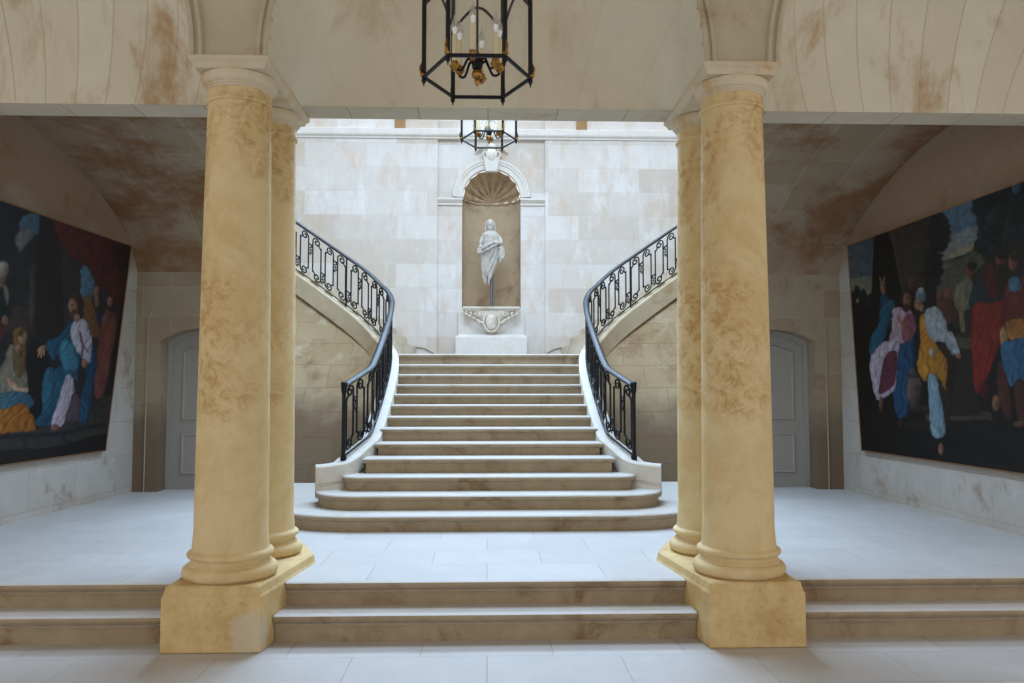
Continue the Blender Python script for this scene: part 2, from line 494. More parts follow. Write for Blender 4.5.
# ------------------------------------------------------------------ aisles
avp = spline([(7.0, 4.70), (7.8, 4.78), (8.6, 4.72), (9.3, 4.60), (10.0, 4.38), (10.6, 4.10), (11.02, 3.78), (11.26, 3.40)], 5)
LW = lambda y: -5.05 + (y - 8.55) * .0604     # left wall line
RW = lambda y: 5.18 - (y - 7.62) * .039
WL = {-1: LW, 1: RW}
YD = 11.25
for sg, side in SIDES:
    xo = sg * 5.3
    m = MB().rows([[(sg * OPEN(y) + (xo - sg * OPEN(y)) * i / 8, y, z) for i in range(9)] for y, z in avp])
    m.rows([[(sg * OPEN(y), y, 9.0), (xo, y, 9.0)] for y, z in avp])
    m.rows([[(sg * OPEN(y), y, z) for y, z in avp], [(sg * OPEN(y), y, 9.0) for y, z in avp]])
    struct(m.build('ceiling', M['aisle_vault'], None, 50), f'dark stained stone vault over the {side} aisle', 'vault')
    f = WL[sg]
    m = MB()
    for ya, yb in ((LY1 - .3, 11.5),):
        m.add([(f(ya), ya, 0), (f(yb), yb, 0), (f(yb), yb, 5.2), (f(ya), ya, 5.2), (f(ya) + sg * .4, ya, 0), (f(yb) + sg * .4, yb, 0), (f(yb) + sg * .4, yb, 5.2), (f(ya) + sg * .4, ya, 5.2)],
              [(0, 1, 2, 3), (4, 7, 6, 5), (0, 4, 5, 1), (3, 2, 6, 7), (0, 3, 7, 4), (1, 5, 6, 2)])
    struct(m.build('wall_' + side, M['side_wall']), f'{side} side wall with patchy pale plaster behind the large painting', 'wall')
    # wall with the door
    dx0, dx1 = (3.43, 4.545) if sg < 0 else (3.53, 4.665)
    zt = 2.46
    arch = [(dx0 + (dx1 - dx0) * i / 10, zt + .17 * math.sin(PI * i / 10) ** .8) for i in range(11)]
    m = MB()
    def bx(a, b, z0, z1):
        m.box(min(sg * a, sg * b), max(sg * a, sg * b), YD, YD + .38, z0, z1)
    bx(dx1, 5.4, 0, zt); bx(2.96, dx0, 0, zt)
    top = [(2.96, zt)] + arch + [(5.4, zt), (5.4, 5.0), (2.96, 5.0)]
    m.extr_y([(sg * x, z) for x, z in top], YD, YD + .38)
    # raised quoin strip beside the corner
    bx2 = MB
    struct(m.build('wall_door_' + side, M['door_wall'], None, 25), f'stained stone end wall around the grey {side} door', 'wall')
    # door leaf with frame
    d = thing('door_1' if sg < 0 else 'door_2', f'grey panelled arched door in the {side} aisle beyond the columns', 'door', (sg * (dx0 + dx1) / 2, YD + .3, ZF))
    d['kind'] = 'structure'
    yd = YD + .3
    fr = MB()
    inn = [(dx0 + .07 + (dx1 - dx0 - .14) * i / 10, zt - .06 + .16 * math.sin(PI * i / 10) ** .8) for i in range(11)]
    out = [(dx0 - .01, ZF)] + [(x, z + .005) for x, z in arch] + [(dx1 + .01, ZF)]
    inn = [(dx0 + .07, ZF)] + inn + [(dx1 - .07, ZF)]
    fr.rows([[(sg * x, yd - .03, z) for x, z in out], [(sg * x, yd - .03, z) for x, z in inn], [(sg * x, yd + .05, z) for x, z in inn]])
    fr.build('door_frame', M['door'], d, 25)
    lf = MB()
    lf.extr_y([(sg * x, z) for x, z in inn[:1] + inn[1:-1] + inn[-1:]], yd + .01, yd + .06)
    lf.build('door_leaf', M['door'], d, 25)
    xa, xb = dx0 + .19, dx1 - .19
    for za, zb, ar in ((ZF + .2, 1.16, False), (1.34, zt - .14, True)):
        p = [(xa, za), (xb, za)]
        p += [(xb + (xa - xb) * i / 8, zb + (.11 * math.sin(PI * i / 8) if ar else 0)) for i in range(9)]
        pm = MB()
        pm.rows([[(sg * x, yd + .012, z) for x, z in p], [(sg * x, yd - .008, z) for x, z in inset(p, .012)], [(sg * x, yd - .008, z) for x, z in inset(p, .03)],
                 [(sg * x, yd + .004, z) for x, z in inset(p, .045)]], True, True)
        pm.build('door_panel', M['door'], d, 25)
    # conduit on the wall beside the door
    xp = -4.72 if sg < 0 else 4.82
    pp = [(xp, YD - .012, ZF), (xp, YD - .012, 2.55)] + ([(xp + .01, YD - .012, 2.75), (xp + .06, YD - .012, 2.92), (xp + .12, YD - .012, 3.0)] if sg < 0 else [(xp - .005, YD - .012, 2.75)])
    tag(MB().tube(pp, .009, 8).build('wall_conduit', M['conduit']), f'thin pale conduit running up the stained wall beside the {side} door', 'pipe', 'conduits beside the doors')

# ------------------------------------------------------------------ stair hall shell
# back wall with the niche opening
NR, NZ0, NZS = .556, 3.31, 5.42
PW = 1.02                          # half width of the recessed centre bay
m = MB()
archp = [(NICHE_X + NR * math.cos(PI * i / 24), NZS + NR * math.sin(PI * i / 24)) for i in range(25)]
yc = YB + .07                      # face of the centre bay
ZTOP = 9.0
# centre bay face around the hole
lo = [(NICHE_X + PW, NZ0), (NICHE_X + PW, NZS)]
m.rows([[(NICHE_X - PW, yc, z), (NICHE_X - NR, yc, z)] for z in (NZ0, NZS)])
m.rows([[(NICHE_X + NR, yc, z), (NICHE_X + PW, yc, z)] for z in (NZ0, NZS)])
m.add([(NICHE_X - PW, yc, LAND - .1), (NICHE_X + PW, yc, LAND - .1), (NICHE_X + PW, yc, NZ0), (NICHE_X - PW, yc, NZ0)], [(0, 1, 2, 3)])
outer = []
for i in range(25):
    a = PI * i / 24
    c, s_ = math.cos(a), math.sin(a)
    k = min(PW / max(abs(c), 1e-6), 1.2 / max(s_, 1e-6))
    outer.append((NICHE_X + c * k, NZS + s_ * k))
m.rows([[(x, yc, z) for x, z in archp], [(x, yc, z) for x, z in outer]])
m.add([(NICHE_X - PW, yc, NZS + 1.2), (NICHE_X + PW, yc, NZS + 1.2), (NICHE_X + PW, yc, ZTOP), (NICHE_X - PW, yc, ZTOP)], [(0, 1, 2, 3)])
ca = [(PW, NZS + 1.2), (-PW, NZS + 1.2)]
for sx in (-1, 1):
    k = 1.2
    m.add([(NICHE_X + sx * PW, yc, NZS), (NICHE_X + sx * PW, yc, NZS + 1.2), (NICHE_X + sx * PW * .85, yc + .001, NZS + 1.2)], [(0, 1, 2)])
# flanking wall, a little proud
for sx in (-1, 1):
    a, b = NICHE_X + sx * PW, sx * 5.6
    m.box(min(a, b), max(a, b), YB, YB + .5, 0, ZTOP)
struct(m.build('wall_back', M['wall_hall'], None, 30), 'bright pale ashlar wall at the head of the staircase', 'wall')
# niche recess
ni = MB()
D = .5
rows = []
for z in [NZ0 + (NZS - NZ0) * i / 10 for i in range(11)]:
    rows.append([(NICHE_X - NR * math.cos(PI * k / 28), yc + D * math.sin(PI * k / 28), z) for k in range(29)])
ni.rows(rows)
ni.add([(NICHE_X - NR * math.cos(PI * k / 28), yc + D * math.sin(PI * k / 28), NZ0) for k in range(29)], [tuple(range(29))])
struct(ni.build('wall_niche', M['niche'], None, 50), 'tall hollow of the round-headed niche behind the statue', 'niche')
# scallop shell half dome
sh = MB()
rows = []
K = 170
for i in range(13):
    t = i / 12
    rr = []
    for k in range(K + 1):
        a = PI * k / K
        rib = abs(math.cos(a * 8.5))
        R = NR * t * (1 - (.06 * rib * max(0, t - .8) / .2))
        dep = D * math.sqrt(max(0, 1 - (t * .985) ** 2)) - .055 * rib * min(1, t * 2.2)
        rr.append((NICHE_X + R * math.cos(a), yc + dep, NZS + R * math.sin(a)))
    rows.append(rr)
sh.rows(rows)
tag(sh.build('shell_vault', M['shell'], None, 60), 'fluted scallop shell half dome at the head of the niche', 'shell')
# lower lip of the shell
lip = MB().tube([(NICHE_X - (NR - .01) * math.cos(PI * k / 28), yc + D * math.sin(PI * k / 28) - .01, NZS - .02 + .015 * math.sin(17 * PI * k / 28)) for k in range(29)], .022, 8)
struct(lip.build('trim_3', M['niche'], None, 50))
# archivolt: stepped mouldings around the arch
av = MB()
secs = [(NR - .004, .06), (NR - .004, -.055), (NR + .03, -.06), (NR + .035, -.045), (NR + .085, -.05), (NR + .09, -.07), (NR + .13, -.075), (NR + .135, -.09), (NR + .175, -.095), (NR + .185, -.06), (NR + .185, .02)]
av.rows([[(NICHE_X + r * math.cos(PI * i / 36), yc + d, NZS + r * math.sin(PI * i / 36)) for r, d in secs] for i in range(37)])
struct(av.build('trim_4', M['trim'], None, 25), 'moulded arch band around the head of the niche', 'moulding')
# imposts at the springing
im = MB()
for sx in (-1, 1):
    a, b = NICHE_X + sx * (NR - .005), NICHE_X + sx * PW
    lo_, hi_ = min(a, b), max(a, b)
    prof = [(yc + .02, 5.27), (yc - .03, 5.27), (yc - .035, 5.31), (yc - .06, 5.325), (yc - .075, 5.345), (yc - .095, 5.36), (yc - .095, 5.397), (yc + .02, 5.4)]
    im.extr_x(prof, lo_, hi_)
struct(im.build('trim_5', M['trim'], None, 25), 'impost mouldings at the springing of the niche arch', 'moulding')
# string course
sc_p = [(YB + .05, 6.53), (YB - .03, 6.53), (YB - .035, 6.56), (YB - .07, 6.575), (YB - .085, 6.60), (YB - .085, 6.70), (YB - .03, 6.72), (YB + .05, 6.72)]
struct(MB().extr_x(sc_p, -5.4, 5.4).build('trim_6', M['trim'], None, 25), 'straight string course above the niche', 'moulding')
for x, lab in ((-1.67, 'brown stone block on the string course left of the niche'), (1.79, 'brown stone block on the string course right of the niche')):
    tag(MB().box(x - .1, x + .1, YB - .04, YB + .06, 6.715, 7.05).build('stone_block', M['brown_block'], None, 30, .008), lab, 'block', 'blocks on the string course')
# keystone cartouche
kc = thing('keystone', 'carved keystone cartouche at the crown of the niche arch', 'keystone', (NICHE_X, yc, 5.97))
k_ = MB()
k_.rows([[(NICHE_X - .11, yc - .002, 5.9), (NICHE_X + .11, yc - .002, 5.9), (NICHE_X + .11, yc - .12, 5.9), (NICHE_X - .11, yc - .12, 5.9)],
         [(NICHE_X - .16, yc - .002, 6.16), (NICHE_X + .16, yc - .002, 6.16), (NICHE_X + .15, yc - .16, 6.16), (NICHE_X - .15, yc - .16, 6.16)]], True, True)
k_.build('keystone_block', M['trim'], kc, 30, .01)
k_ = MB()
k_.ball((NICHE_X, yc - .13, 6.22), .11, .07, .13)
for sx in (-1, 1):
    pts = [(NICHE_X + sx * (.06 + .05 * math.cos(a) * (1 - .08 * a) + .06), yc - .1, 6.2 + .09 * math.sin(a) * (1 - .08 * a)) for a in [i * .5 for i in range(14)]]
    k_.tube(pts, .024, 6)
    k_.tube(spline([(NICHE_X + sx * .1, yc - .09, 6.32), (NICHE_X + sx * .22, yc - .08, 6.36), (NICHE_X + sx * .3, yc - .06, 6.28)], 5), .028, 6)
k_.ball((NICHE_X, yc - .1, 6.38), .08, .06, .07)
k_.build('scroll_carving', M['grey_carving'], kc, 60)
# pedestal block and console
struct(MB().stack([(NICHE_X - .665, yc - .22), (NICHE_X + .665, yc - .22), (NICHE_X + .665, yc + .05), (NICHE_X - .665, yc + .05)], [(LAND - .05, 0), (2.74, 0), (2.765, .015), (2.80, .07)]).build('trim_7', M['trim'], None, 25),
       'plain pale stone block at the foot of the niche', 'moulding')
struct(MB().box(NICHE_X - .62, NICHE_X + .62, yc - .06, yc + .05, 2.75, 3.25).build('trim_8', M['trim'], None, 25))
co_ = thing('carved_console', 'carved console with shield and leaf scrolls below the statue', 'console', (NICHE_X, yc, 2.85))
MB().stack([(NICHE_X - .53, yc - .26), (NICHE_X + .53, yc - .26), (NICHE_X + .53, yc + .1), (NICHE_X - .53, yc + .1)], [(3.235, .05), (3.25, .04), (3.27, .01), (3.28, 0), (3.312, 0)]).build('shelf', M['grey_carving'], co_, 25)
b = MB()
b.rows([[(NICHE_X + w * math.sin(t), yc - .02 - dep * math.cos(t) ** .7 if math.cos(t) > 0 else yc - .02, z) for t in [-PI / 2 + PI * k / 16 for k in range(17)]]
        for z, w, dep in ((2.86, .08, .06), (2.93, .14, .1), (3.0, .2, .14), (3.08, .3, .17), (3.16, .4, .2), (3.24, .48, .22))])
b.build('bracket_body', M['grey_carving'], co_, 50)
b = MB()
b.ball((NICHE_X, yc - .2, 3.03), .11, .06, .15, 16, 10)
b.tube([(NICHE_X + .145 * math.cos(a), yc - .2, 3.03 + .185 * math.sin(a)) for a in [2 * PI * i / 24 for i in range(25)]], .024, 6)
b.build('shield', M['grey_carving'], co_, 60)
for sx in (-1, 1):
    b = MB()
    for (x0, z0, r0, dr) in ((.25, 3.16, .07, 1), (.40, 3.19, .055, -1), (.24, 3.02, .05, 1), (.49, 3.21, .035, 1)):
        pts = [(NICHE_X + sx * (x0 + r0 * (1 - .11 * i) * math.cos(i * .7 * dr)), yc - .2 + .02 * math.sin(i), z0 + r0 * (1 - .11 * i) * math.sin(i * .7 * dr)) for i in range(9)]
        b.tube(pts, .018, 6)
    for i in range(5):
        x0 = .17 + .075 * i
        b.tube(spline([(NICHE_X + sx * (x0 - .03), yc - .19, 2.97 + .045 * i), (NICHE_X + sx * (x0 + .01), yc - .23, 3.02 + .04 * i), (NICHE_X + sx * (x0 + .05), yc - .2, 3.04 + .035 * i)], 4), [.008, .018, .022, .024, .022, .018, .014, .009, .004][:9], 6)
    b.build('leaf_scroll', M['grey_carving'], co_, 60)
b = MB().ball((NICHE_X, yc - .1, 2.81), .055, .05, .05)
for dx in (-.05, 0, .05):
    b.ball((NICHE_X + dx, yc - .09, 2.765 - (.02 if dx == 0 else 0)), .022, .02, .03)
b.build('drop', M['grey_carving'], co_, 60)
# dark ragged string lines on the back wall where the upper flights start
for sg, side in SIDES:
    pts = spline([(sg * .98 + .05, YB - .012, LAND + .07), (sg * 1.12 + .05, YB - .014, LAND + .17), (sg * 1.3 + .05, YB - .014, LAND + .235), (sg * 1.75 + .05, YB - .014, LAND + .26)], 6)
    struct(MB().tube(pts, .018, 6).build('baseboard_' + side, M['step'], None, 60))
# hall side walls (beyond the aisles)
for sg, side in SIDES:
    m = MB().box(min(sg * 5.4, sg * 5.7), max(sg * 5.4, sg * 5.7), YD + .3, YB + .5, 0, 9)
    struct(m.build('wall_hall_' + side, M['wall_hall_side']))
    m = MB().box(min(sg * 2.96, sg * 5.6), max(sg * 2.96, sg * 5.6), YD, YD + .38, 4.99, 9)
    struct(m.build('wall_hall_front_' + side, M['wall_hall']))

# ------------------------------------------------------------------ the staircase
NOS = [.53, .683, .839, 1.007, 1.152, 1.309, 1.439, 1.579, 1.718, 1.851, 1.999, 2.154, LAND]
YK = [8.06 + .36 * k for k in range(13)]
HW = [2.6, 1.93, 1.62, 1.43, 1.34, 1.33, 1.33, 1.33, 1.33, 1.33, 1.35, 1.40, 1.52]
stair = thing('grand_staircase', 'broad pale stone staircase rising to the niche between the iron railings', 'staircase', (0.02, 8.06, ZF))
def arc(cx, cy, rx, ry, a0, a1, n=10):
    return [(cx + rx * math.cos(a0 + (a1 - a0) * i / n), cy + ry * math.sin(a0 + (a1 - a0) * i / n)) for i in range(n + 1)]
for k in range(13):
    y, z, w, xo = YK[k], NOS[k], HW[k], .025
    z0 = (ZF if k == 0 else NOS[k - 1]) - .04
    back = 10.9 if k == 0 else (9.75 if k == 1 else (y + .36 + .06 if k < 12 else y + .45))
    if k == 0:
        pl = arc(xo + w - 1.3, y + 1.5, 1.35, 1.5, -PI / 2, 0, 14) + [(xo + w + .05, back), (xo - w - .05, back)] + arc(xo - w + 1.3, y + 1.5, 1.35, 1.5, PI, 1.5 * PI, 14)
    elif k == 1:
        pl = arc(xo + w - .55, y + .56, .53, .56, -PI / 2, .25) + [(xo + w - .05, back), (xo - w + .05, back)] + arc(xo - w + .55, y + .56, .53, .56, PI - .25, 1.5 * PI)
    elif k == 2:
        pl = arc(xo + w - .2, y + .2, .2, .2, -PI / 2, 0, 6) + [(xo + w, back), (xo - w, back)] + arc(xo - w + .2, y + .2, .2, .2, PI, 1.5 * PI, 6)
    else:
        pl = [(xo - w, y), (xo + w, y), (xo + w, back), (xo - w, back)]
    m = MB().stack(pl, [(z0, .03), (z - .062, .03), (z - .058, .018), (z - .05, .004), (z - .035, -.006), (z - .015, -.006), (z - .003, .004), (z, .014)])
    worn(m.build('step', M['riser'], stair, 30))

# railing path (left side; mirrored for the right)
RP = [(-1.62, 9.12, 1.0), (-1.50, 9.45, 1.115), (-1.41, 9.70, 1.215), (-1.385, 10.0, 1.36), (-1.375, 10.35, 1.53), (-1.375, 10.8, 1.73), (-1.385, 11.3, 1.95),
      (-1.41, 11.75, 2.15), (-1.46, 12.15, 2.32), (-1.56, 12.45, 2.48), (-1.69, 12.67, 2.60), (-1.84, 12.87, 2.75), (-2.09, 13.1, 2.96), (-2.45, 13.31, 3.22), (-3.19, 13.6, 3.74), (-3.9, 13.8, 4.22)]
RAIL_H = .82
def mirror(pts, sg):
    return [(-sg * x + (.05 if sg > 0 else 0), y, z) for x, y, z in pts]
CURB = [(-1.90, 8.99, .955), (-1.76, 9.03, .965)] + RP
for sg, side in SIDES:
    dpath = mirror(spline(RP, 14), sg)
    cpath = mirror(spline(CURB, 8), sg)
    hgt = lambda i: 0
    # pale curb carrying the railing: flares into a block at the foot, becomes the string of the upper flight
    rows = []
    n = len(cpath)
    for i, p in enumerate(cpath):
        a = Vector(cpath[max(i - 1, 0)]); b2 = Vector(cpath[min(i + 1, n - 1)])
        d = b2 - a; d.z = 0; d.normalize()
        s2 = Vector((d.y, -d.x, 0)) * (-sg)     # outward side for the left = away from the steps
        def q(u, w): return (p[0] + s2.x * u, p[1] + s2.y * u, p[2] + w)
        ow, iw = .11, -.12
        bot = -.36
        rows.append([q(iw, bot), q(iw, -.03), q(iw + .015, -.012), q(ow - .015, -.012), q(ow, -.03), q(ow, -.2), q(ow - .02, -.215), q(ow - .02, -.235), q(ow, -.25), q(ow, bot)])
    cut = next(i for i, p in enumerate(cpath) if p[1] > 12.3)
    MB().rows(rows[:cut + 1], True, True).build('curb', M['curb'], stair, 35)
    MB().rows(rows[cut:], True, True).build('curb', M['string'], stair, 35)['label'] = 'tan stone string of the upper flight'
    # wall under the upper flight
    top = [p for p in dpath if p[1] > 9.5]
    rr = []
    for row in range(9):
        t = row / 8
        r_ = []
        for i, p in enumerate(top):
            u = i / (len(top) - 1)
            sx = -sg
            fx = sg * (1.5 + 1.52 * min(1, u / .75))
            fy = 9.9 + 1.0 * min(1, u / .3) + .34 * max(0, min(1, (u - .3) / .45))
            ox = sg * .10
            r_.append((p[0] + ox + (fx - p[0] - ox) * t, p[1] + (fy - p[1]) * t, (p[2] - .3) + (ZF - .02 - p[2] + .3) * t))
        rr.append(r_)
    struct(MB().rows(rr).build('wall_flight_' + side, M['flight_wall'], None, 60), f'stained stone wall under the rising {side} upper flight', 'wall')
    # steps of the upper flight
    up = thing('upper_flight', f'upper stone flight rising from the landing to the {side} behind its railing', 'staircase', (sg * 2.2, 13.9, LAND), 'upper flights')
    ups = [p for p in dpath if p[1] > 12.5]
    lens = [0]
    for a, b2 in zip(ups, ups[1:]):
        lens.append(lens[-1] + math.hypot(b2[0] - a[0], b2[1] - a[1]))
    ns = 10
    for k in range(ns):
        def at(s_):
            for i in range(len(lens) - 1):
                if lens[i + 1] >= s_:
                    t = (s_ - lens[i]) / max(1e-6, lens[i + 1] - lens[i])
                    return [a + (b2 - a) * t for a, b2 in zip(ups[i], ups[i + 1])]
            return list(ups[-1])
        a, b2 = at(lens[-1] * k / ns), at(lens[-1] * (k + 1) / ns)
        zt_ = b2[2] - .08
        oa = (a[0] - sg * .25 * (1 - k / ns), 14.98); ob = (b2[0] - sg * .25 * (1 - (k + 1) / ns), 14.98)
        pl = [(a[0], a[1]), (b2[0], b2[1]), ob, oa]
        MB().stack(pl, [(zt_ - .32, 0), (zt_, 0)]).build('step', M['stair'], up, 30)
    # ---------------- iron railing
    R = thing('iron_railing', f'black wrought iron scroll railing sweeping up the {side} side of the staircase', 'railing', dpath[0], 'iron stair railings')
    L = [0]
    for a, b2 in zip(dpath, dpath[1:]):
        L.append(L[-1] + (Vector(b2) - Vector(a)).xy.length)
    def rail_at(s_, h):
        s_ = max(0, min(L[-1] - 1e-4, s_))
        lo_, hi_ = 0, len(L) - 1
        while hi_ - lo_ > 1:
            mid = (lo_ + hi_) // 2
            if L[mid] <= s_: lo_ = mid
            else: hi_ = mid
        t = (s_ - L[lo_]) / (L[hi_] - L[lo_])
        a, b2 = dpath[lo_], dpath[hi_]
        return (a[0] + (b2[0] - a[0]) * t, a[1] + (b2[1] - a[1]) * t, a[2] + (b2[2] - a[2]) * t + h)
    ext = [dpath[0]] + dpath
    hs = [(-.04, -.004), (-.043, .014), (-.026, .034), (0, .039), (.026, .034), (.043, .014), (.04, -.004), (.016, -.02), (-.016, -.02)]
    MB().sweep([(x, y, z + RAIL_H) for x, y, z in dpath], hs).build('handrail', M['iron'], R, 50)
    MB().sweep([(x, y, z + .03) for x, y, z in dpath], [(-.015, -.008), (.015, -.008), (.015, .008), (-.015, .008)]).build('bottom_rail', M['iron'], R, 30)
    p0 = dpath[0]
    nw = MB().box(p0[0] - .02, p0[0] + .02, p0[1] - .02, p0[1] + .02, p0[2] - .02, p0[2] + RAIL_H)
    nw.lathe([(.03, p0[2] - .015), (.036, p0[2] + .0), (.036, p0[2] + .03), (.026, p0[2] + .05)], p0[0], p0[1], 12)
    nw.lathe([(.024, p0[2] + RAIL_H - .09), (.034, p0[2] + RAIL_H - .05), (.036, p0[2] + RAIL_H + .02), (.04, p0[2] + RAIL_H + .035), (.03, p0[2] + RAIL_H + .05)], p0[0], p0[1], 12)
    nw.build('newel_post', M['iron'], R, 35)
    def bar(m, pts, r=.0125):
        m.tube([rail_at(s_, h) for s_, h in pts], r, 5)
    def spiral(cs, ch, r, a0, turns, dr, n=18):
        out = []
        for i in range(n + 1):
            t = i / n
            a = a0 + dr * turns * 2 * PI * t
            rr_ = r * (1 - .78 * t)
            out.append((cs + rr_ * math.cos(a), ch + rr_ * math.sin(a)))
        return out
    s0 = .05
    unit, gap, k = .245, .145, 0
    top_h, bot_h = RAIL_H - .03, .06
    posts = 0
    while s0 + unit < L[-1]:
        w = .16
        r = .064
        m = MB()
        fl = 1 if k % 2 == 0 else -1
        xa, xb = (s0, s0 + w) if fl > 0 else (s0 + w, s0)
        # right bar hooking over at the top, left bar hooking under at the bottom
        cx1 = xb - fl * r * 1.15
        hook = [(xb, bot_h + .12), (xb, top_h - r * 1.3)]
        a0 = 0 if fl > 0 else PI
        hook += spiral(cx1, top_h - r * 1.15, r * 1.15, a0, 1.35, fl)
        bar(m, hook)
        cx2 = xa + fl * r * 1.15
        hook = [(xa, top_h - .12), (xa, bot_h + r * 1.3)]
        hook += spiral(cx2, bot_h + r * 1.15, r * 1.15, PI if fl > 0 else 0, 1.35, fl)
        bar(m, hook)
        bar(m, [(cx1 - fl * .025, top_h - .09), (xa, top_h - .15)])
        bar(m, [(cx2 + fl * .025, bot_h + .09), (xb, bot_h + .15)])
        m.build('scroll_panel', M['iron'], R, 60)
        # connector of diagonal bar and two small curls
        g0, g1 = s0 + w, s0 + unit
        m = MB()
        hh = .62 if k % 2 == 0 else .27
        bar(m, [(g0, hh + .0), (g1, hh - .0)], .013)
        bar(m, spiral((g0 + g1) / 2 - .006, hh - .055, .042, PI * .5, 1.2, 1, 14), .009)
        bar(m, spiral((g0 + g1) / 2 + .006, hh - .135, .042, -PI * .5, 1.2, 1, 14), .009)
        m.build('scroll_link', M['iron'], R, 60)
        if k % 6 == 5 or s0 + 2 * unit >= L[-1]:
            a = rail_at(g1 + .012, 0)
            MB().box(a[0] - .012, a[0] + .012, a[1] - .012, a[1] + .012, a[2], a[2] + RAIL_H).build('rail_post', M['iron'], R, 30)
            s0 += .03
        s0 += unit
        k += 1

# ------------------------------------------------------------------ statue
def statue():
    root = thing('stone_statue', 'weathered armless stone figure of a robed bearded man held up on a steel rod', 'statue', (.07, YB - .04, NZ0))
    m = MB()
    X0, Y0 = .06, YB - .04
    # draped body: broken hem tapering to one side, cloth pulled diagonally over the hips
    prof = [(3.84, -.07, .045, .05), (3.90, -.065, .085, .08), (4.0, -.05, .115, .11), (4.12, -.03, .14, .13), (4.25, -.01, .16, .145), (4.36, 0, .172, .155), (4.44, .005, .175, .155),
            (4.51, .005, .15, .135), (4.58, 0, .145, .125), (4.65, -.003, .155, .12), (4.70, -.005, .15, .105), (4.735, -.01, .10, .085), (4.765, -.012, .056, .06), (4.82, -.012, .05, .055)]
    sp = spline(prof, 8)
    rows = []
    for z, cx, rx, ry in sp:
        row = []
        for k in range(96):
            a = 2 * PI * k / 96
            fold = 0.0
            if z < 4.56:
                lo_ = min(1, (4.58 - z) / .25)
                ph = 6.5 * a + 5.5 * (4.45 - z) * (1 if z < 4.4 else 2.2) + .9 * math.sin(2 * a + 6 * z)
                ridge = 1 - abs(math.sin(ph)) ** .7
                fold = lo_ * (.30 * ridge - .12 + .05 * math.sin(15 * a - 9 * z))
            else:
                ph = 5 * a + 3 * math.sin(7 * z)
                fold = .05 * (1 - abs(math.sin(ph)))
            hem = .09 * math.sin(3 * a + .8) + .05 * math.sin(8 * a) if z < 3.98 else 0
            row.append((X0 + cx + rx * (1 + fold) * math.cos(a), Y0 + ry * (1 + fold) * math.sin(a), z + hem * max(0, (3.98 - z)) / .14))
        rows.append(row)
    m.rows(rows, True, True)
    # rolled edge of the mantle and the cloth looped over both forearms
    for q, rad in (([(-.20, -.06, 4.38), (-.12, -.165, 4.42), (.0, -.19, 4.49), (.11, -.16, 4.56)], .02),
                   ([(-.21, -.05, 4.33), (-.1, -.175, 4.36), (.03, -.19, 4.43), (.15, -.14, 4.49)], .018),
                   ([(.17, -.1, 4.52), (.225, -.08, 4.42), (.235, -.07, 4.30), (.2, -.09, 4.22), (.165, -.11, 4.30), (.16, -.13, 4.44)], .026),
                   ([(-.2, -.06, 4.44), (-.235, -.05, 4.40), (-.225, -.07, 4.33), (-.17, -.12, 4.34)], .024)):
        p_ = spline([(X0 + a, Y0 + b2, c2) for a, b2, c2 in q], 7)
        m.tube(p_, [rad * (.45 + .6 * math.sin(PI * (.1 + .8 * k / (len(p_) - 1)))) for k in range(len(p_))], 8)
    m.ball((X0 + .195, Y0 - .085, 4.36), .04, .035, .14)
    m.ball((X0 + .17, Y0 - .07, 4.3), .035, .04, .16)
    m.ball((X0 - .19, Y0 - .07, 4.38), .045, .04, .07)
    # upper arms (one broken at the elbow), a fold of sleeve
    m.tube(spline([(X0 - .13, Y0, 4.67), (X0 - .175, Y0 - .02, 4.58), (X0 - .195, Y0 - .05, 4.48), (X0 - .18, Y0 - .09, 4.42)], 5), .038, 8)
    m.tube(spline([(X0 + .125, Y0, 4.67), (X0 + .175, Y0 - .03, 4.59), (X0 + .18, Y0 - .09, 4.51), (X0 + .1, Y0 - .165, 4.51)], 5), .038, 8)
    m.ball((X0 + .085, Y0 - .17, 4.51), .034, .028, .034)
    # head with brow, nose, beard and long hair
    hx, hy, hz = X0 - .015, Y0 - .015, 4.885
    m.ball((hx, hy, hz), .072, .085, .10, 18, 12)
    m.ball((hx, hy - .03, hz - .08), .05, .06, .06)
    m.tube([(hx, hy - .085, hz + .02), (hx, hy - .108, hz - .02), (hx, hy - .09, hz - .03)], .013, 6)
    for sx in (-1, 1):
        m.ball((hx + sx * .03, hy - .078, hz + .024), .022, .012, .008)
        m.tube(spline([(hx + sx * .055, hy + .01, hz + .06), (hx + sx * .085, hy, hz - .03), (hx + sx * .088, hy + .01, hz - .1), (hx + sx * .1, hy + .02, hz - .14)], 5), .019, 7)
        m.ball((hx + sx * .075, hy - .01, hz - .005), .012, .02, .025)
    m.ball((hx, hy + .035, hz), .078, .07, .1)
    o = m.build('body', M['statue'], root, 180)
    rm = o.modifiers.new('r', 'REMESH'); rm.mode = 'VOXEL'; rm.voxel_size = .007; rm.use_smooth_shade = True
    MB().lathe([(.036, NZ0 + .003), (.036, NZ0 + .012), (.026, NZ0 + .015), (.026, 3.98)], .07, YB - .04, 16).build('support_rod', M['steel'], root, 30)
    r2 = MB().lathe([(.011, NZ0 + .003), (.011, 3.95)], .07 + .045, YB - .05, 10)
    r2.build('support_rod', M['steel'], root, 30)
statue()

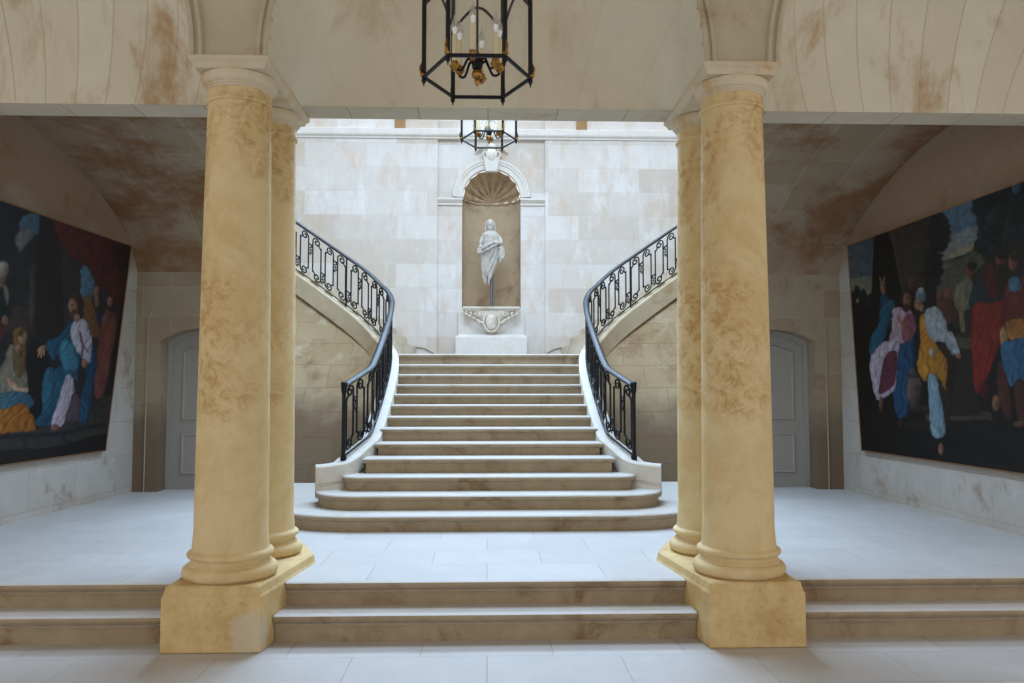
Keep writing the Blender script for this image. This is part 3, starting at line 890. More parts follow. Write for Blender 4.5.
# ------------------------------------------------------------------ lanterns
def lantern(loc, S, label, ceil_z):
    x, y, z = loc
    root = thing('hanging_lantern', label, 'lantern', loc, 'hexagonal lanterns')
    R_ = .28 * S
    H_ = .92 * S
    V = [(x + R_ * math.cos(PI / 3 * k), y + 1.16 * R_ * math.sin(PI / 3 * k)) for k in range(6)]
    t = .0105 * S
    for zz in (z, z + H_):
        m = MB()
        for k in range(6):
            a, b2 = V[k], V[(k + 1) % 6]
            m.tube([(a[0], a[1], zz), (b2[0], b2[1], zz)], t, 6)
        m.build('hexagonal_ring', M['iron'], root, 50)
    for k in range(6):
        m = MB().tube([(V[k][0], V[k][1], z - .012 * S), (V[k][0], V[k][1], z + H_ + .01)], t * 1.15, 6)
        m.ball((V[k][0], V[k][1], z - .02 * S), .013 * S, n=8, m=6)
        m.tube([(V[k][0], V[k][1], z - .02 * S), (V[k][0], V[k][1], z - .05 * S)], [.008 * S, .002 * S], 6)
        m.build('corner_post', M['iron'], root, 50)
        g = MB()
        cx_, cy_ = V[k]
        ox, oy = math.cos(PI / 3 * k), math.sin(PI / 3 * k)
        g.ball((cx_ + ox * .006, cy_ + oy * .006, z + .012 * S), .015 * S, .015 * S, .012 * S, 8, 6)
        g.tube([(cx_ + ox * .012 * S, cy_ + oy * .012 * S, z + .015 * S), (cx_ + ox * .02 * S, cy_ + oy * .02 * S, z + .05 * S), (cx_ + ox * .008 * S, cy_ + oy * .008 * S, z + .085 * S)], [.009 * S, .007 * S, .002 * S], 6)
        g.build('gilt_leaf', M['gilt'], root, 60)
        a, b2 = V[k], V[(k + 1) % 6]
        e = .03
        A = (a[0] + (b2[0] - a[0]) * e, a[1] + (b2[1] - a[1]) * e); B = (b2[0] + (a[0] - b2[0]) * e, b2[1] + (a[1] - b2[1]) * e)
        p = MB().add([(A[0], A[1], z + .005), (B[0], B[1], z + .005), (B[0], B[1], z + H_), (A[0], A[1], z + H_)], [(0, 1, 2, 3)])
        p.build('glass_pane', M['glass'], root)
        # swagged arch bar across the pane
        ar = MB().tube([(a[0] + (b2[0] - a[0]) * u, a[1] + (b2[1] - a[1]) * u, z + .40 * S + .115 * S * math.sin(PI * u) ** 1.5) for u in [i / 14 for i in range(15)]], t * .75, 6)
        ar.build('arched_bar', M['iron'], root, 60)
    m = MB()
    for k in range(6):
        m.tube(spline([(V[k][0], V[k][1], z + H_), (x + (V[k][0] - x) * .75, y + (V[k][1] - y) * .75, z + H_ + .14 * S), (x + (V[k][0] - x) * .25, y + (V[k][1] - y) * .25, z + H_ + .22 * S), (x, y, z + H_ + .36 * S)], 6), t * .9, 6)
    m.ball((x, y, z + H_ + .37 * S), .03 * S)
    m.build('crown_ribs', M['iron'], root, 60)
    ch = MB()
    zc = z + H_ + .39 * S
    i = 0
    while zc < ceil_z:
        r = .022 * S
        ch.tube([(x + (r * math.cos(a) if i % 2 else 0), y + (0 if i % 2 else r * math.cos(a)), zc + .03 * S + .038 * S * math.sin(a)) for a in [2 * PI * q / 12 for q in range(13)]], .0055 * S, 5)
        zc += .06 * S; i += 1
    ch.build('chain', M['iron'], root, 60)
    # inner candle cluster
    hub = MB().lathe([(.006 * S, z + H_ - .02), (.006 * S, z + .14 * S), (.02 * S, z + .12 * S), (.03 * S, z + .08 * S), (.026 * S, z + .05 * S), (.012 * S, z + .04 * S)], x, y, 12)
    hub.build('central_stem', M['iron'], root, 50)
    MB().lathe([(.01 * S, z + .045 * S), (.026 * S, z + .035 * S), (.03 * S, z + .015 * S), (.025 * S, z + .0 * S), (.012 * S, z - .01 * S), (.016 * S, z - .022 * S), (.004 * S, z - .045 * S)], x, y, 14).build('gilt_drop', M['gilt'], root, 50)
    for k in range(6):
        a = PI / 3 * k + .35
        rc = .125 * S
        cx_, cy_ = x + rc * math.cos(a), y + rc * math.sin(a)
        ca_, sa_ = math.cos(a), math.sin(a)
        zb = z + (.04 if k % 2 else .065) * S
        arm = spline([(x + .02 * S * ca_, y + .02 * S * sa_, z + .07 * S), (x + .05 * S * ca_, y + .05 * S * sa_, z + .095 * S), (x + .085 * S * ca_, y + .085 * S * sa_, z + .03 * S),
                      (x + .12 * S * ca_, y + .12 * S * sa_, z + .035 * S), (cx_, cy_, zb)], 5)
        MB().tube(arm, .007 * S, 6).build('candle_arm', M['iron'], root, 60)
        MB().lathe([(.008 * S, zb - .025 * S), (.014 * S, zb - .015 * S), (.026 * S, zb), (.028 * S, zb + .008 * S), (.02 * S, zb + .01 * S), (.019 * S, zb + .028 * S), (.015 * S, zb + .03 * S)], cx_, cy_, 14).build('gilt_dish', M['gilt'], root, 50)
        cd = MB().lathe([(.0135 * S, zb + .02 * S), (.0135 * S, zb + .165 * S), (.011 * S, zb + .17 * S)], cx_, cy_, 12).build('candle_sleeve', M['candle'], root, 40)
        MB().lathe([(.008 * S, zb + .165 * S), (.014 * S, zb + .185 * S), (.02 * S, zb + .205 * S), (.016 * S, zb + .235 * S), (.006 * S, zb + .265 * S), (.001, zb + .285 * S)], cx_, cy_, 12).build('bulb', M['bulb'], cd, 60)
    return root
def bulb_mat():
    t = NT('clear_bulb')
    tr = t.n('ShaderNodeBsdfTransparent')
    gl = t.n('ShaderNodeBsdfGlossy'); gl.inputs['Roughness'].default_value = .08
    mx = t.n('ShaderNodeMixShader'); mx.inputs[0].default_value = .6
    t.t.links.new(tr.outputs[0], mx.inputs[1]); t.t.links.new(gl.outputs[0], mx.inputs[2])
    t.t.links.new(mx.outputs[0], t.t.nodes['Material Output'].inputs[0])
    return t.m
M['bulb'] = bulb_mat()
lantern((-.055, 4.0, 3.38), .97, 'large black hexagonal lantern with candle bulbs hanging from the corridor vault', 6.6)
lantern((.012, 9.4, 4.76), 1.16, 'black hexagonal lantern hanging over the staircase in front of the niche', 9.0)

# ------------------------------------------------------------------ paintings
F_ = Vector((math.sin(yaw) * math.cos(pitch), math.cos(yaw) * math.cos(pitch), math.sin(pitch)))
R_v = Vector((math.cos(yaw), -math.sin(yaw), 0))
U_ = Vector((-math.sin(yaw) * math.sin(pitch), -math.cos(yaw) * math.sin(pitch), math.cos(pitch)))

class Canvas:
    """flat picture: colours laid on a grid of the canvas; shapes are drawn in the sketch's own coordinates"""
    def __init__(s, corners, nu, nv):
        # corners: bottom-near, bottom-far, top-far, top-near
        c = [np.array(q, float) for q in corners]
        u = np.linspace(0, 1, nu)[None, :, None]; v = np.linspace(0, 1, nv)[:, None, None]
        s.P = (c[0] * (1 - u) + c[1] * u) * (1 - v) + (c[3] * (1 - u) + c[2] * u) * v
        q = s.P - np.array((0, 0, EYE))
        w = q @ np.array(F_)
        s.x = 512 + FPX * (q @ np.array(R_v)) / w
        s.y = 341.5 - FPX * (q @ np.array(U_)) / w
        s.img = np.zeros((nv, nu, 3))
        s.nu, s.nv = nu, nv
        rng = np.random.RandomState(3)
        s.n1 = s.smooth(rng.rand(nv, nu), 2); s.n2 = s.smooth(s.smooth(rng.rand(nv, nu), 9), 9)
    @staticmethod
    def smooth(a, r):
        for ax in (0, 1):
            acc = np.zeros_like(a)
            for k in range(-r, r + 1): acc += np.roll(a, k, ax)
            a = acc / (2 * r + 1)
        a = a - a.mean()
        return a / (a.std() + 1e-9)
    def fill(s, c): s.img[:] = c
    def blend(s, m, c): s.img = s.img * (1 - m[..., None]) + np.array(c, float) * m[..., None]
    def dist(s, pts):
        d = np.full(s.x.shape, 1e9); inside = np.zeros(s.x.shape, bool)
        n = len(pts)
        for i in range(n):
            x0, y0 = pts[i]; x1, y1 = pts[(i + 1) % n]
            dx, dy = x1 - x0, y1 - y0
            t = np.clip(((s.x - x0) * dx + (s.y - y0) * dy) / (dx * dx + dy * dy + 1e-9), 0, 1)
            d = np.minimum(d, np.hypot(s.x - x0 - t * dx, s.y - y0 - t * dy))
            cr = ((y0 > s.y) != (y1 > s.y))
            with np.errstate(divide='ignore', invalid='ignore'):
                xi = x0 + (s.y - y0) * dx / (dy if dy else 1e-9)
            inside ^= cr & (s.x < xi)
        return np.where(inside, d, -d)
    def poly(s, pts, c, c2=None, ang=90, per=5, soft=.8, folds=.35, round_=True, alpha=1):
        if round_ and len(pts) > 3: pts = spline(pts, 4, True)
        d = s.dist(pts) + s.n2 * .55 + s.n1 * .25
        m = np.clip(d / soft + .5, 0, 1) * alpha
        c = np.array(c, float)
        c2 = c * .5 if c2 is None else np.array(c2, float)
        a = math.radians(ang)
        u = s.x * math.cos(a) + s.y * math.sin(a); w = -s.x * math.sin(a) + s.y * math.cos(a)
        pz = pts[0][0] * .37 + pts[0][1] * .11
        ph = u / (per * 1.25) + .55 * np.sin(w / (per * 2.6) + pz) + .3 * np.sin(w / (per * 1.3) + u / per * 1.7 + pz) + s.n2 * .25
        f = .45 + .3 * np.sin(ph * 2 * PI) + .25 * np.sin(ph * 2 * PI * 1.63 + w / (per * 2.2) + pz)
        f = (np.clip(f, 0, 1) ** 1.2 * 1.4 + s.n2 * .3) * folds
        edge = np.clip(1 - d / 2.5, 0, 1) * .3
        xs_ = [q[0] for q in pts]; gx = np.clip((s.x - min(xs_)) / (max(xs_) - min(xs_) + 1e-6), 0, 1)
        k = np.clip(f + edge + (gx - .45) * .5 + s.n1 * .06, 0, 1)[..., None]
        colr = c * (1 - k) + c2 * k
        s.img = s.img * (1 - m[..., None]) + colr * m[..., None]
    def oval(s, x, y, rx, ry, c, c2=None, soft=.35, tilt=0):
        a = math.radians(tilt)
        dx, dy = s.x - x, s.y - y
        u = (dx * math.cos(a) + dy * math.sin(a)) / rx; v = (-dx * math.sin(a) + dy * math.cos(a)) / ry
        r = np.hypot(u, v)
        m = np.clip((1 - r) / soft + .5, 0, 1)
        c = np.array(c, float); c2 = c * .6 if c2 is None else np.array(c2, float)
        k = np.clip(.35 + .55 * u + .25 * v, 0, 1)[..., None]
        s.img = s.img * (1 - m[..., None]) + (c * (1 - k) + c2 * k) * m[..., None]
    def line(s, pts, w, c, alpha=1):
        d = np.full(s.x.shape, 1e9)
        for (x0, y0), (x1, y1) in zip(pts, pts[1:]):
            dx, dy = x1 - x0, y1 - y0
            t = np.clip(((s.x - x0) * dx + (s.y - y0) * dy) / (dx * dx + dy * dy + 1e-9), 0, 1)
            d = np.minimum(d, np.hypot(s.x - x0 - t * dx, s.y - y0 - t * dy))
        s.blend(np.clip((w - d) / .8 + .5, 0, 1) * alpha, c)
    def leaves(s, x, y, rx, ry, c, n=60, r=3, seed=1):
        rg = random.Random(seed)
        for _ in range(n):
            a, q = rg.random() * 2 * PI, math.sqrt(rg.random())
            k = .6 + .8 * rg.random()
            s.oval(x + rx * q * math.cos(a), y + ry * q * math.sin(a), r * (.6 + rg.random()), r * (.5 + .7 * rg.random()), [min(255, v * k) for v in c], soft=.6)
    def mesh(s, name, gain, parent, off):
        v = np.clip((s.img * .86 + s.img.mean(2, keepdims=True) * .12) * (1 + s.n1[..., None] * .07 + s.n2[..., None] * .05), 0, 255) / 255
        lin = np.where(v <= .04045, v / 12.92, ((v + .055) / 1.055) ** 2.4) * gain
        q = (s.P - np.array(off)).reshape(-1, 3)
        fs = []
        nu = s.nu
        for j in range(s.nv - 1):
            for i in range(nu - 1):
                a = j * nu + i
                fs.append((a, a + 1, a + nu + 1, a + nu))
        me = bpy.data.meshes.new(name)
        me.from_pydata([tuple(p) for p in q], [], fs)
        at = me.color_attributes.new('paint', 'FLOAT_COLOR', 'POINT')
        rgba = np.ones((q.shape[0], 4)); rgba[:, :3] = np.clip(lin.reshape(-1, 3), 0, 1)
        at.data.foreach_set('color', rgba.astype(np.float32).ravel())
        me.materials.append(M['paint'])
        o = bpy.data.objects.new(name, me)
        col.objects.link(o); o.parent = parent
        return o

def paint_left(c):
    c.fill((40, 38, 42))
    sk, hair = (178, 136, 110), (78, 50, 36)
    c.poly([(-80, 150), (22, 200), (18, 330), (-80, 330)], (36, 42, 54), (26, 30, 40), 5, 20, folds=.2, round_=False)
    c.poly([(17, 290), (19, 223), (23, 216), (29, 212.5), (35, 212.5), (40, 215), (38, 285)], (78, 112, 138), (50, 78, 104), 0, 30, folds=.25, round_=False)
    c.oval(23, 240, 8, 9, (132, 132, 134)); c.oval(29, 236, 6, 7, (120, 124, 130))
    c.poly([(15, 300), (17, 258), (24, 248), (31, 240), (39, 238), (36, 300)], (34, 46, 48), (24, 30, 34), 60, 7)
    c.poly([(5, 330), (8, 308), (30, 310), (34, 335)], (66, 54, 48), (44, 38, 38), 10, 8)
    c.poly([(30, 280), (34, 262), (36, 300), (33, 320), (29, 320)], (74, 72, 66), None, 0, 6)
    c.poly([(40, 213), (58, 221), (72, 340), (60, 440), (34, 440), (35, 320)], (33, 30, 33), (24, 22, 25), 4, 9, folds=.25, round_=False)
    c.poly([(58, 221), (84, 262), (80, 340), (66, 345)], (50, 46, 50), (38, 35, 39), 4, 7, folds=.3, round_=False)
    c.poly([(80, 302), (80.5, 270), (83, 265), (88, 266), (95, 283), (92, 302)], (74, 122, 150), (52, 92, 120), 20, 14, folds=.3, round_=False)
    c.poly([(84, 296), (92, 300), (100, 335), (86, 332)], (118, 80, 46), (78, 50, 32), 8, 5)
    c.oval(96, 292, 3, 6, (160, 116, 88), tilt=8); c.oval(97, 302, 2.2, 6, (150, 105, 80))
    c.poly([(98, 308), (103, 312), (109, 326), (104, 330), (97, 320)], (36, 52, 80), (22, 30, 50), 30, 4)
    c.oval(110, 302, 3, 5.5, (156, 108, 86))
    c.poly([(103, 312), (110, 309), (117, 318), (114, 350), (104, 394), (94, 394), (98, 350)], (124, 68, 60), (80, 42, 40), 6, 6)
    c.oval(105, 318, 2.5, 4, (120, 104, 100))
    c.poly([(54, 220), (90, 232), (131, 246), (126, 290), (121, 318), (116, 306), (108, 294), (98, 286), (92, 272), (82, 263), (72, 259), (63, 248)], (92, 34, 32), (44, 19, 23), 58, 9, folds=.42)
    c.poly([(112, 250), (134, 247), (128, 300), (119, 320), (121, 280)], (48, 24, 24), (34, 18, 20), 60, 7)
    c.poly([(119, 318), (124, 316), (106, 440), (98, 448), (106, 390)], (34, 28, 28), None, 3, 9, folds=.15)
    # floor and steps
    c.poly([(-90, 432), (36, 430), (100, 400), (112, 396), (104, 455), (-90, 500)], (60, 58, 52), (46, 46, 46), 85, 12, folds=.25, round_=False)
    c.line([(-60, 440), (60, 434), (104, 424)], 2.0, (32, 36, 44)); c.line([(22, 432), (27, 452)], 2.5, (38, 42, 50)); c.line([(60, 434), (72, 446)], 2.5, (38, 42, 50))
    c.poly([(-90, 455), (50, 448), (106, 434), (106, 458), (-90, 500)], (34, 31, 30), None, 85, 9, folds=.1, round_=False)
    c.poly([(28, 345), (48, 350), (46, 400), (36, 428), (30, 410)], (20, 18, 18), None, 3, 9, folds=.1)
    # seated man in blue
    c.poly([(66, 324), (72, 319), (74, 344), (82, 358), (78, 372), (80, 384), (70, 380), (60, 405), (54, 424), (35, 424), (43, 412), (42, 392), (47, 374), (60, 366), (61, 350), (54, 360), (46, 350), (48, 341), (58, 336)], (30, 98, 132), (12, 40, 62), 25, 6.5, folds=.45)
    c.poly([(88, 334), (93, 348), (97, 362), (93, 386), (88, 420), (78, 421), (80, 402), (86, 376), (85, 360)], (30, 86, 122), (14, 40, 62), 8, 5.5, folds=.45)
    c.poly([(44, 374), (52, 368), (56, 385), (50, 410), (44, 408)], (40, 112, 140), (16, 50, 72), 10, 5)
    c.poly([(70, 331), (74, 321), (84, 320), (90, 330), (92, 344), (89, 362), (82, 358), (76, 350), (72, 340)], (196, 200, 214), (112, 112, 130), 18, 4.5, folds=.4)
    c.line([(80, 332), (83, 345), (82, 356)], 1.1, (110, 60, 70), .8); c.line([(80, 340), (88, 352)], .9, (120, 70, 80), .6)
    c.poly([(60, 345), (68, 340), (78, 358), (76, 372), (64, 368)], (60, 140, 166), (22, 70, 96), 50, 5)
    c.poly([(70, 373), (76, 388), (71, 402), (62, 424), (52, 424), (57, 405), (64, 380)], (200, 192, 206), (120, 108, 124), 14, 4.5, folds=.4)
    c.poly([(74, 392), (80, 400), (79, 420), (66, 420), (70, 404)], (96, 74, 84), (60, 48, 60), 14, 5)
    c.oval(77, 302, 6.5, 9, hair); c.oval(73, 307, 4.6, 8, sk, tilt=-8); c.oval(74, 314, 3.4, 4.5, (92, 62, 46)); c.oval(77, 318, 3, 4, (168, 126, 102))
    c.oval(72, 305, 1.2, .8, (60, 40, 34)); c.oval(71, 309, 1, 2, (196, 152, 124))
    c.oval(42, 349, 5.5, 3, sk, tilt=-35); c.line([(40, 352), (38, 356)], .8, sk); c.line([(42, 352), (41, 357)], .8, sk); c.line([(44, 351), (44, 355)], .8, sk)
    c.oval(84.5, 363, 2.8, 5, (168, 118, 94)); c.oval(55, 427.5, 4, 3.5, (140, 92, 76))
    # kneeling woman
    c.poly([(2, 364), (8, 346), (14, 344), (19, 350), (26, 372), (27, 388), (20, 392), (0, 395), (-16, 394)], (150, 146, 126), (92, 88, 74), 12, 5, folds=.4)
    c.poly([(12, 348), (20, 350), (24, 366), (20, 378), (13, 368)], (116, 102, 56), (74, 62, 34), 10, 4)
    c.poly([(13, 334), (20, 327), (27, 333), (26, 350), (25, 372), (22, 372), (20, 352), (14, 346)], (136, 98, 44), (84, 56, 28), 5, 3.5)
    c.oval(22.5, 337.5, 4, 6.2, (198, 156, 124)); c.oval(19, 332, 5, 4.5, (120, 86, 42)); c.oval(18, 349, 3, 4, (186, 146, 116))
    c.oval(23, 336.5, 1, .7, (70, 46, 36))
    c.line([(9, 380), (18, 391), (26, 390)], 2.6, (190, 150, 122))
    c.poly([(-20, 396), (12, 392), (28, 394), (31, 406), (10, 412), (-20, 412)], (74, 128, 148), (36, 70, 92), 70, 4.5, folds=.45)
    c.poly([(-30, 412), (6, 409), (22, 404), (30, 414), (35, 426), (28, 431), (-30, 434)], (206, 132, 38), (124, 70, 22), 60, 6, folds=.42)
    # bearded man at the left edge
    c.poly([(-34, 290), (-4, 284), (8, 296), (11, 314), (0, 332), (-34, 336)], (20, 42, 36), (12, 22, 22), 20, 7)
    c.oval(1, 280, 4.6, 8, (160, 118, 94)); c.oval(3, 269, 6, 8, (166, 160, 146)); c.poly([(3, 284), (8, 288), (9, 302), (6, 304)], (140, 136, 126), None, 8, 4)
    c.oval(5, 321, 3.5, 6, (150, 108, 88)); c.poly([(-20, 322), (4, 324), (6, 336), (-20, 340)], (96, 44, 44), None, 30, 5)

def paint_right(c):
    c.fill((26, 24, 22))
    sk = (158, 108, 84)
    c.poly([(846, 244), (876, 236), (873, 306), (849, 300)], (84, 96, 110), (62, 72, 86), 80, 16, folds=.3, round_=False)
    c.poly([(849, 280), (873, 276), (873, 300), (850, 304)], (146, 138, 100), (84, 100, 104), 82, 12, folds=.4, round_=False)
    for x, y, r in ((857, 292, 3), (852, 300, 4), (863, 298, 4), (870, 300, 3), (861, 275, 1)): c.oval(x, y, r, r * 2.2, (30, 34, 30))
    c.poly([(932, 214), (974, 196), (1004, 184), (1004, 240), (981, 248), (936, 266)], (84, 118, 146), (70, 90, 112), 75, 18, folds=.35, round_=False)
    c.poly([(938, 250), (960, 232), (980, 224), (981, 246), (938, 264)], (142, 146, 148), (96, 114, 128), 70, 9, folds=.4)
    c.poly([(944, 258), (962, 248), (981, 240), (981, 247), (960, 255), (942, 262)], (176, 158, 118), (130, 130, 120), 70, 6, folds=.3)
    c.poly([(936, 264), (962, 256), (985, 244), (990, 262), (966, 300), (940, 300)], (88, 90, 74), (54, 56, 46), 68, 7, folds=.4)
    c.poly([(940, 266), (956, 260), (962, 262), (944, 270)], (110, 104, 80), None, 70, 6)
    c.poly([(889, 231), (902, 227), (934, 213), (934, 252), (924, 290), (904, 292)], (66, 56, 46), (38, 33, 29), 88, 6, folds=.4, round_=False)
    c.line([(890, 231), (903, 296)], 1.6, (92, 80, 62), .7)
    c.poly([(874, 237), (889, 231.5), (904, 300), (900, 310), (871, 310)], (20, 20, 20), (14, 14, 14), 0, 12, folds=.2, round_=False)
    c.leaves(938, 232, 8, 17, (26, 32, 30), 60, 4, 2); c.leaves(932, 268, 7, 18, (22, 27, 26), 50, 4, 3); c.leaves(944, 230, 4, 10, (26, 34, 32), 24, 3, 4)
    c.poly([(977, 195), (1030, 170), (1110, 130), (1110, 300), (1000, 300), (985, 262), (979, 248), (984, 236), (976, 214)], (26, 38, 44), (16, 22, 26), 40, 14, folds=.3)
    c.leaves(1000, 210, 24, 22, (26, 40, 46), 130, 5, 5); c.leaves(990, 240, 13, 14, (24, 38, 44), 70, 4, 6); c.leaves(1045, 215, 30, 50, (22, 32, 36), 120, 6, 7)
    c.oval(1016, 187, 4, 7, (74, 112, 146)); c.line([(1010, 205), (1004, 240), (1000, 262)], 1.2, (48, 44, 36))
    c.poly([(955, 300), (970, 276), (1004, 250), (1030, 246), (1030, 320), (960, 330)], (46, 42, 32), (28, 26, 22), 60, 9)
    # ground, steps
    c.poly([(926, 414), (990, 412), (992, 420), (926, 421)], (82, 70, 56), (52, 44, 38), 88, 6, round_=False)
    c.poly([(905, 404), (935, 404), (935, 412), (903, 411)], (62, 54, 46), None, 88, 5, round_=False)
    c.poly([(900, 421), (990, 421), (990, 430), (902, 430)], (44, 38, 32), None, 88, 6, round_=False)
    c.poly([(862, 420), (900, 418), (900, 446), (863, 448)], (34, 31, 26), None, 70, 9)
    # background heads
    c.oval(912, 283, 4, 6, (92, 56, 44)); c.oval(940, 296, 4, 6.5, (120, 76, 56)); c.oval(948, 294, 4.2, 7, (130, 80, 58)); c.poly([(936, 302), (952, 300), (956, 320), (940, 322)], (96, 62, 50), None, 10, 5)
    c.poly([(954, 292), (962, 280), (972, 278), (972, 306), (958, 310)], (124, 126, 100), (70, 72, 58), 20, 5)
    c.line([(960, 300), (963, 330)], 2.4, (116, 104, 84))
    c.oval(970, 271, 4.6, 7.5, (128, 80, 60)); c.oval(972, 266, 5, 4.5, (44, 30, 26))
    # well
    c.poly([(957, 348), (978, 344), (980, 414), (950, 416)], (46, 40, 32), (28, 25, 21), 2, 9, folds=.3, round_=False)
    c.poly([(952, 337), (966, 332), (981, 333), (978, 345), (966, 350), (956, 348)], (88, 80, 62), (50, 46, 38), 80, 7)
    c.oval(967, 335, 13, 2.6, (52, 46, 38))
    # men at the right
    c.poly([(974, 284), (984, 276), (998, 276), (1000, 306), (984, 312), (970, 308)], (34, 58, 70), (18, 28, 36), 20, 6)
    c.poly([(972, 308), (990, 302), (1008, 302), (1008, 322), (1000, 346), (990, 372), (980, 392), (975, 388), (972, 356)], (146, 42, 30), (76, 20, 18), 14, 7, folds=.42)
    c.poly([(988, 262), (996, 268), (1000, 290), (992, 300), (984, 284)], (92, 34, 30), None, 12, 5)
    c.oval(1001, 260, 5.4, 8.5, (136, 76, 60)); c.oval(1002, 254, 6, 5.5, (40, 28, 25)); c.oval(1000, 268, 3.4, 4, (66, 40, 32))
    c.poly([(1006, 288), (1014, 278), (1032, 280), (1060, 300), (1050, 330), (1008, 328)], (112, 44, 38), (60, 24, 24), 30, 6)
    c.poly([(1008, 280), (1018, 276), (1022, 288), (1012, 292)], (84, 126, 160), (44, 70, 100), 30, 4)
    c.oval(1013, 262, 4.6, 9, (160, 98, 76)); c.oval(1015, 256, 5, 5, (70, 46, 34))
    c.poly([(1004, 324), (1016, 318), (1040, 322), (1034, 340), (1012, 342)], (176, 112, 46), (104, 62, 30), 30, 5)
    c.poly([(1000, 330), (1006, 326), (1008, 352), (1002, 360)], (190, 150, 90), None, 12, 4)
    c.poly([(1001, 346), (1012, 340), (1040, 338), (1044, 384), (1012, 386), (1004, 378)], (52, 108, 150), (24, 52, 84), 8, 6, folds=.42)
    c.poly([(999, 360), (1007, 376), (1012, 418), (1004, 416), (997, 390)], (92, 52, 40), None, 6, 5)
    c.poly([(1015, 384), (1024, 384), (1028, 424), (1018, 420)], (84, 48, 38), None, 4, 5); c.oval(1020, 424, 7, 3, (120, 76, 56))
    c.oval(996, 403, 4, 8, (150, 104, 74)); c.oval(985, 392, 4, 8, (84, 26, 30))
    # man in pink and blue
    c.poly([(882, 292), (888, 297), (896, 303), (890, 322), (884, 342), (876, 352), (869, 354), (869, 340), (878, 324)], (36, 108, 144), (14, 44, 66), 20, 5.5, folds=.42)
    c.oval(883, 288, 2.6, 7, sk, tilt=-10); c.line([(881, 283), (880, 278)], .7, sk); c.line([(884, 283), (884, 277)], .7, sk)
    c.poly([(896, 345), (906, 336), (915, 338), (914, 366), (910, 400), (907, 416), (898, 418), (892, 396), (897, 368)], (34, 88, 132), (12, 34, 62), 8, 5.5, folds=.45)
    c.poly([(893, 308), (902, 308), (912, 312), (916, 326), (912, 338), (900, 344), (888, 342), (892, 324)], (196, 172, 190), (118, 92, 112), 25, 4.5, folds=.4)
    c.poly([(904, 320), (912, 314), (917, 328), (908, 342), (902, 338)], (150, 84, 104), (92, 48, 64), 30, 4.5)
    c.poly([(887, 340), (899, 343), (897, 360), (895, 388), (886, 398), (876, 400), (872, 380), (869, 366), (873, 352)], (208, 198, 220), (132, 112, 140), 10, 5.5, folds=.4)
    c.poly([(884, 356), (896, 352), (895, 380), (887, 392), (878, 394), (880, 374)], (118, 56, 76), (74, 34, 50), 10, 5)
    c.oval(906, 299, 5.6, 9.5, (62, 38, 30)); c.oval(907, 300, 3.8, 7.2, (148, 98, 78)); c.oval(906, 308, 3.4, 4, (74, 46, 36)); c.oval(909, 298, 1, .7, (50, 30, 26))
    c.line([(898, 318), (903, 324)], 1.6, sk); c.oval(905, 327, 2.2, 3.4, sk)
    c.oval(881, 404, 2, 8, (140, 94, 74)); c.oval(901, 424, 3, 5, (62, 44, 42))
    # jar
    c.oval(914, 390, 7.4, 17, (122, 98, 94), (52, 42, 42)); c.oval(912.5, 372, 3.6, 4, (110, 90, 86)); c.oval(912.5, 376, 4.6, 2, (86, 70, 66)); c.line([(918, 378), (921, 384)], .9, (90, 74, 70))
    # woman with the gold shawl
    c.poly([(936, 346), (950, 346), (954, 362), (952, 400), (946, 430), (940, 432), (936, 390)], (58, 40, 32), (32, 23, 20), 6, 5.5)
    c.poly([(928, 374), (936, 376), (940, 400), (946, 434), (932, 435), (929, 404)], (144, 178, 194), (78, 112, 132), 6, 4, folds=.42)
    c.poly([(919, 320), (925, 314), (930, 330), (938, 346), (947, 362), (946, 392), (938, 378), (930, 374), (924, 382), (917, 366), (921, 344)], (206, 142, 40), (122, 76, 24), 22, 5, folds=.42)
    c.poly([(924, 316), (928, 308), (938, 307), (946, 320), (950, 334), (956, 348), (952, 356), (944, 344), (934, 342), (927, 330)], (172, 186, 196), (104, 118, 134), 30, 4.5, folds=.4)
    c.line([(950, 334), (957, 352)], 3, (176, 184, 192)); c.oval(958, 356, 3.4, 2.6, (176, 128, 102), tilt=30); c.oval(932, 352, 2.8, 4, (190, 186, 184))
    c.oval(921, 296, 5.4, 7, (120, 152, 172), (70, 98, 120)); c.oval(918, 304, 3.8, 6, (178, 130, 104)); c.oval(922, 308, 2.6, 4, (160, 114, 92)); c.oval(916.5, 303, 1, .7, (60, 40, 34)); c.oval(921, 290, 3, 2.6, (178, 190, 196))
    c.oval(941, 449, 2.6, 6, (150, 104, 82))

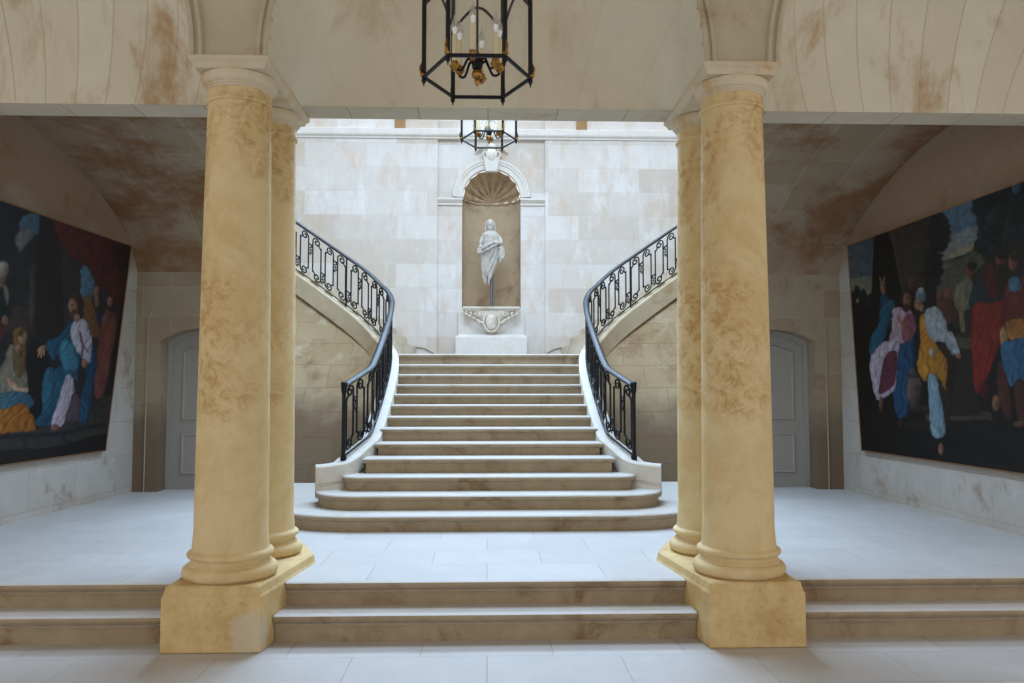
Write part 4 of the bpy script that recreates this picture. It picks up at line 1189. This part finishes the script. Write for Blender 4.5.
def picture(corners, label, painter, gain, nu, nv, sg):
    a = Vector(corners[0])
    root = thing('oil_painting', label, 'painting', a, 'large tilted paintings')
    c = Canvas(corners, nu, nv)
    painter(c)
    c.mesh('canvas', gain, root, corners[0])
    # stretcher box behind and slim wooden frame
    C_ = [Vector(q) for q in corners]
    nrm = Vector((sg, 0, .08)).normalized()
    bk = MB().rows([[tuple(q + nrm * .004) for q in C_], [tuple(q + nrm * .035) for q in C_]], True, True)
    bk.build('stretcher', M['canvas_back'], root, 20)
    fr = MB()
    cen = (C_[0] + C_[1] + C_[2] + C_[3]) / 4
    sec = [(-.003, -.004), (.012, -.008), (.014, .03), (.0, .034)]
    rows = []
    for i in range(5):
        q = C_[i % 4]
        d = Vector((0, 1 if q.y > cen.y else -1, 0)) ; e = (C_[3] - C_[0]).normalized() * (1 if q.z > cen.z else -1)
        rows.append([tuple(q + (d + e) * o_ + nrm * w_) for o_, w_ in sec])
    fr.rows(rows, True)
    fr.build('frame', M['frame_wood'], root, 20)
picture([(-5.082, 7.1, 1.008), (-4.88, 10.435, 1.008), (-4.625, 10.435, 3.638), (-4.827, 7.1, 3.638)],
        'dark painting of a seated man in blue and a kneeling woman, on the left wall', paint_left, .6, 300, 240, -1)
picture([(5.153, 6.95, .985), (5.01, 10.62, .972), (4.888, 10.62, 3.724), (5.031, 6.95, 3.737)],
        'dark painting of robed people at a well under trees, on the right wall', paint_right, .6, 330, 240, 1)

# ------------------------------------------------------------------ light
w = bpy.data.worlds.new('sky')
sc.world = w
w.use_nodes = True
bg = w.node_tree.nodes['Background']
bg.inputs[0].default_value = (1.0, .975, .955, 1)
bg.inputs[1].default_value = 1.05
def area(name, loc, rot, sx, sy, e, c):
    l = bpy.data.lights.new(name, 'AREA')
    l.shape = 'RECTANGLE'; l.size = sx; l.size_y = sy; l.energy = e; l.color = c
    o = bpy.data.objects.new(name, l); col.objects.link(o)
    o.location = loc; o.rotation_euler = rot
    return o
# daylight through the tall windows above the string course of the stair hall
area('hall_window_light', (0, 14.85, 8.4), (math.radians(-82), 0, 0), 7, 2.6, 1400, (.50, .72, 1.0))
area('hall_skylight', (0, 9.6, 8.9), (math.radians(-8), 0, 0), 4.6, 3.4, 850, (.47, .70, 1.0))
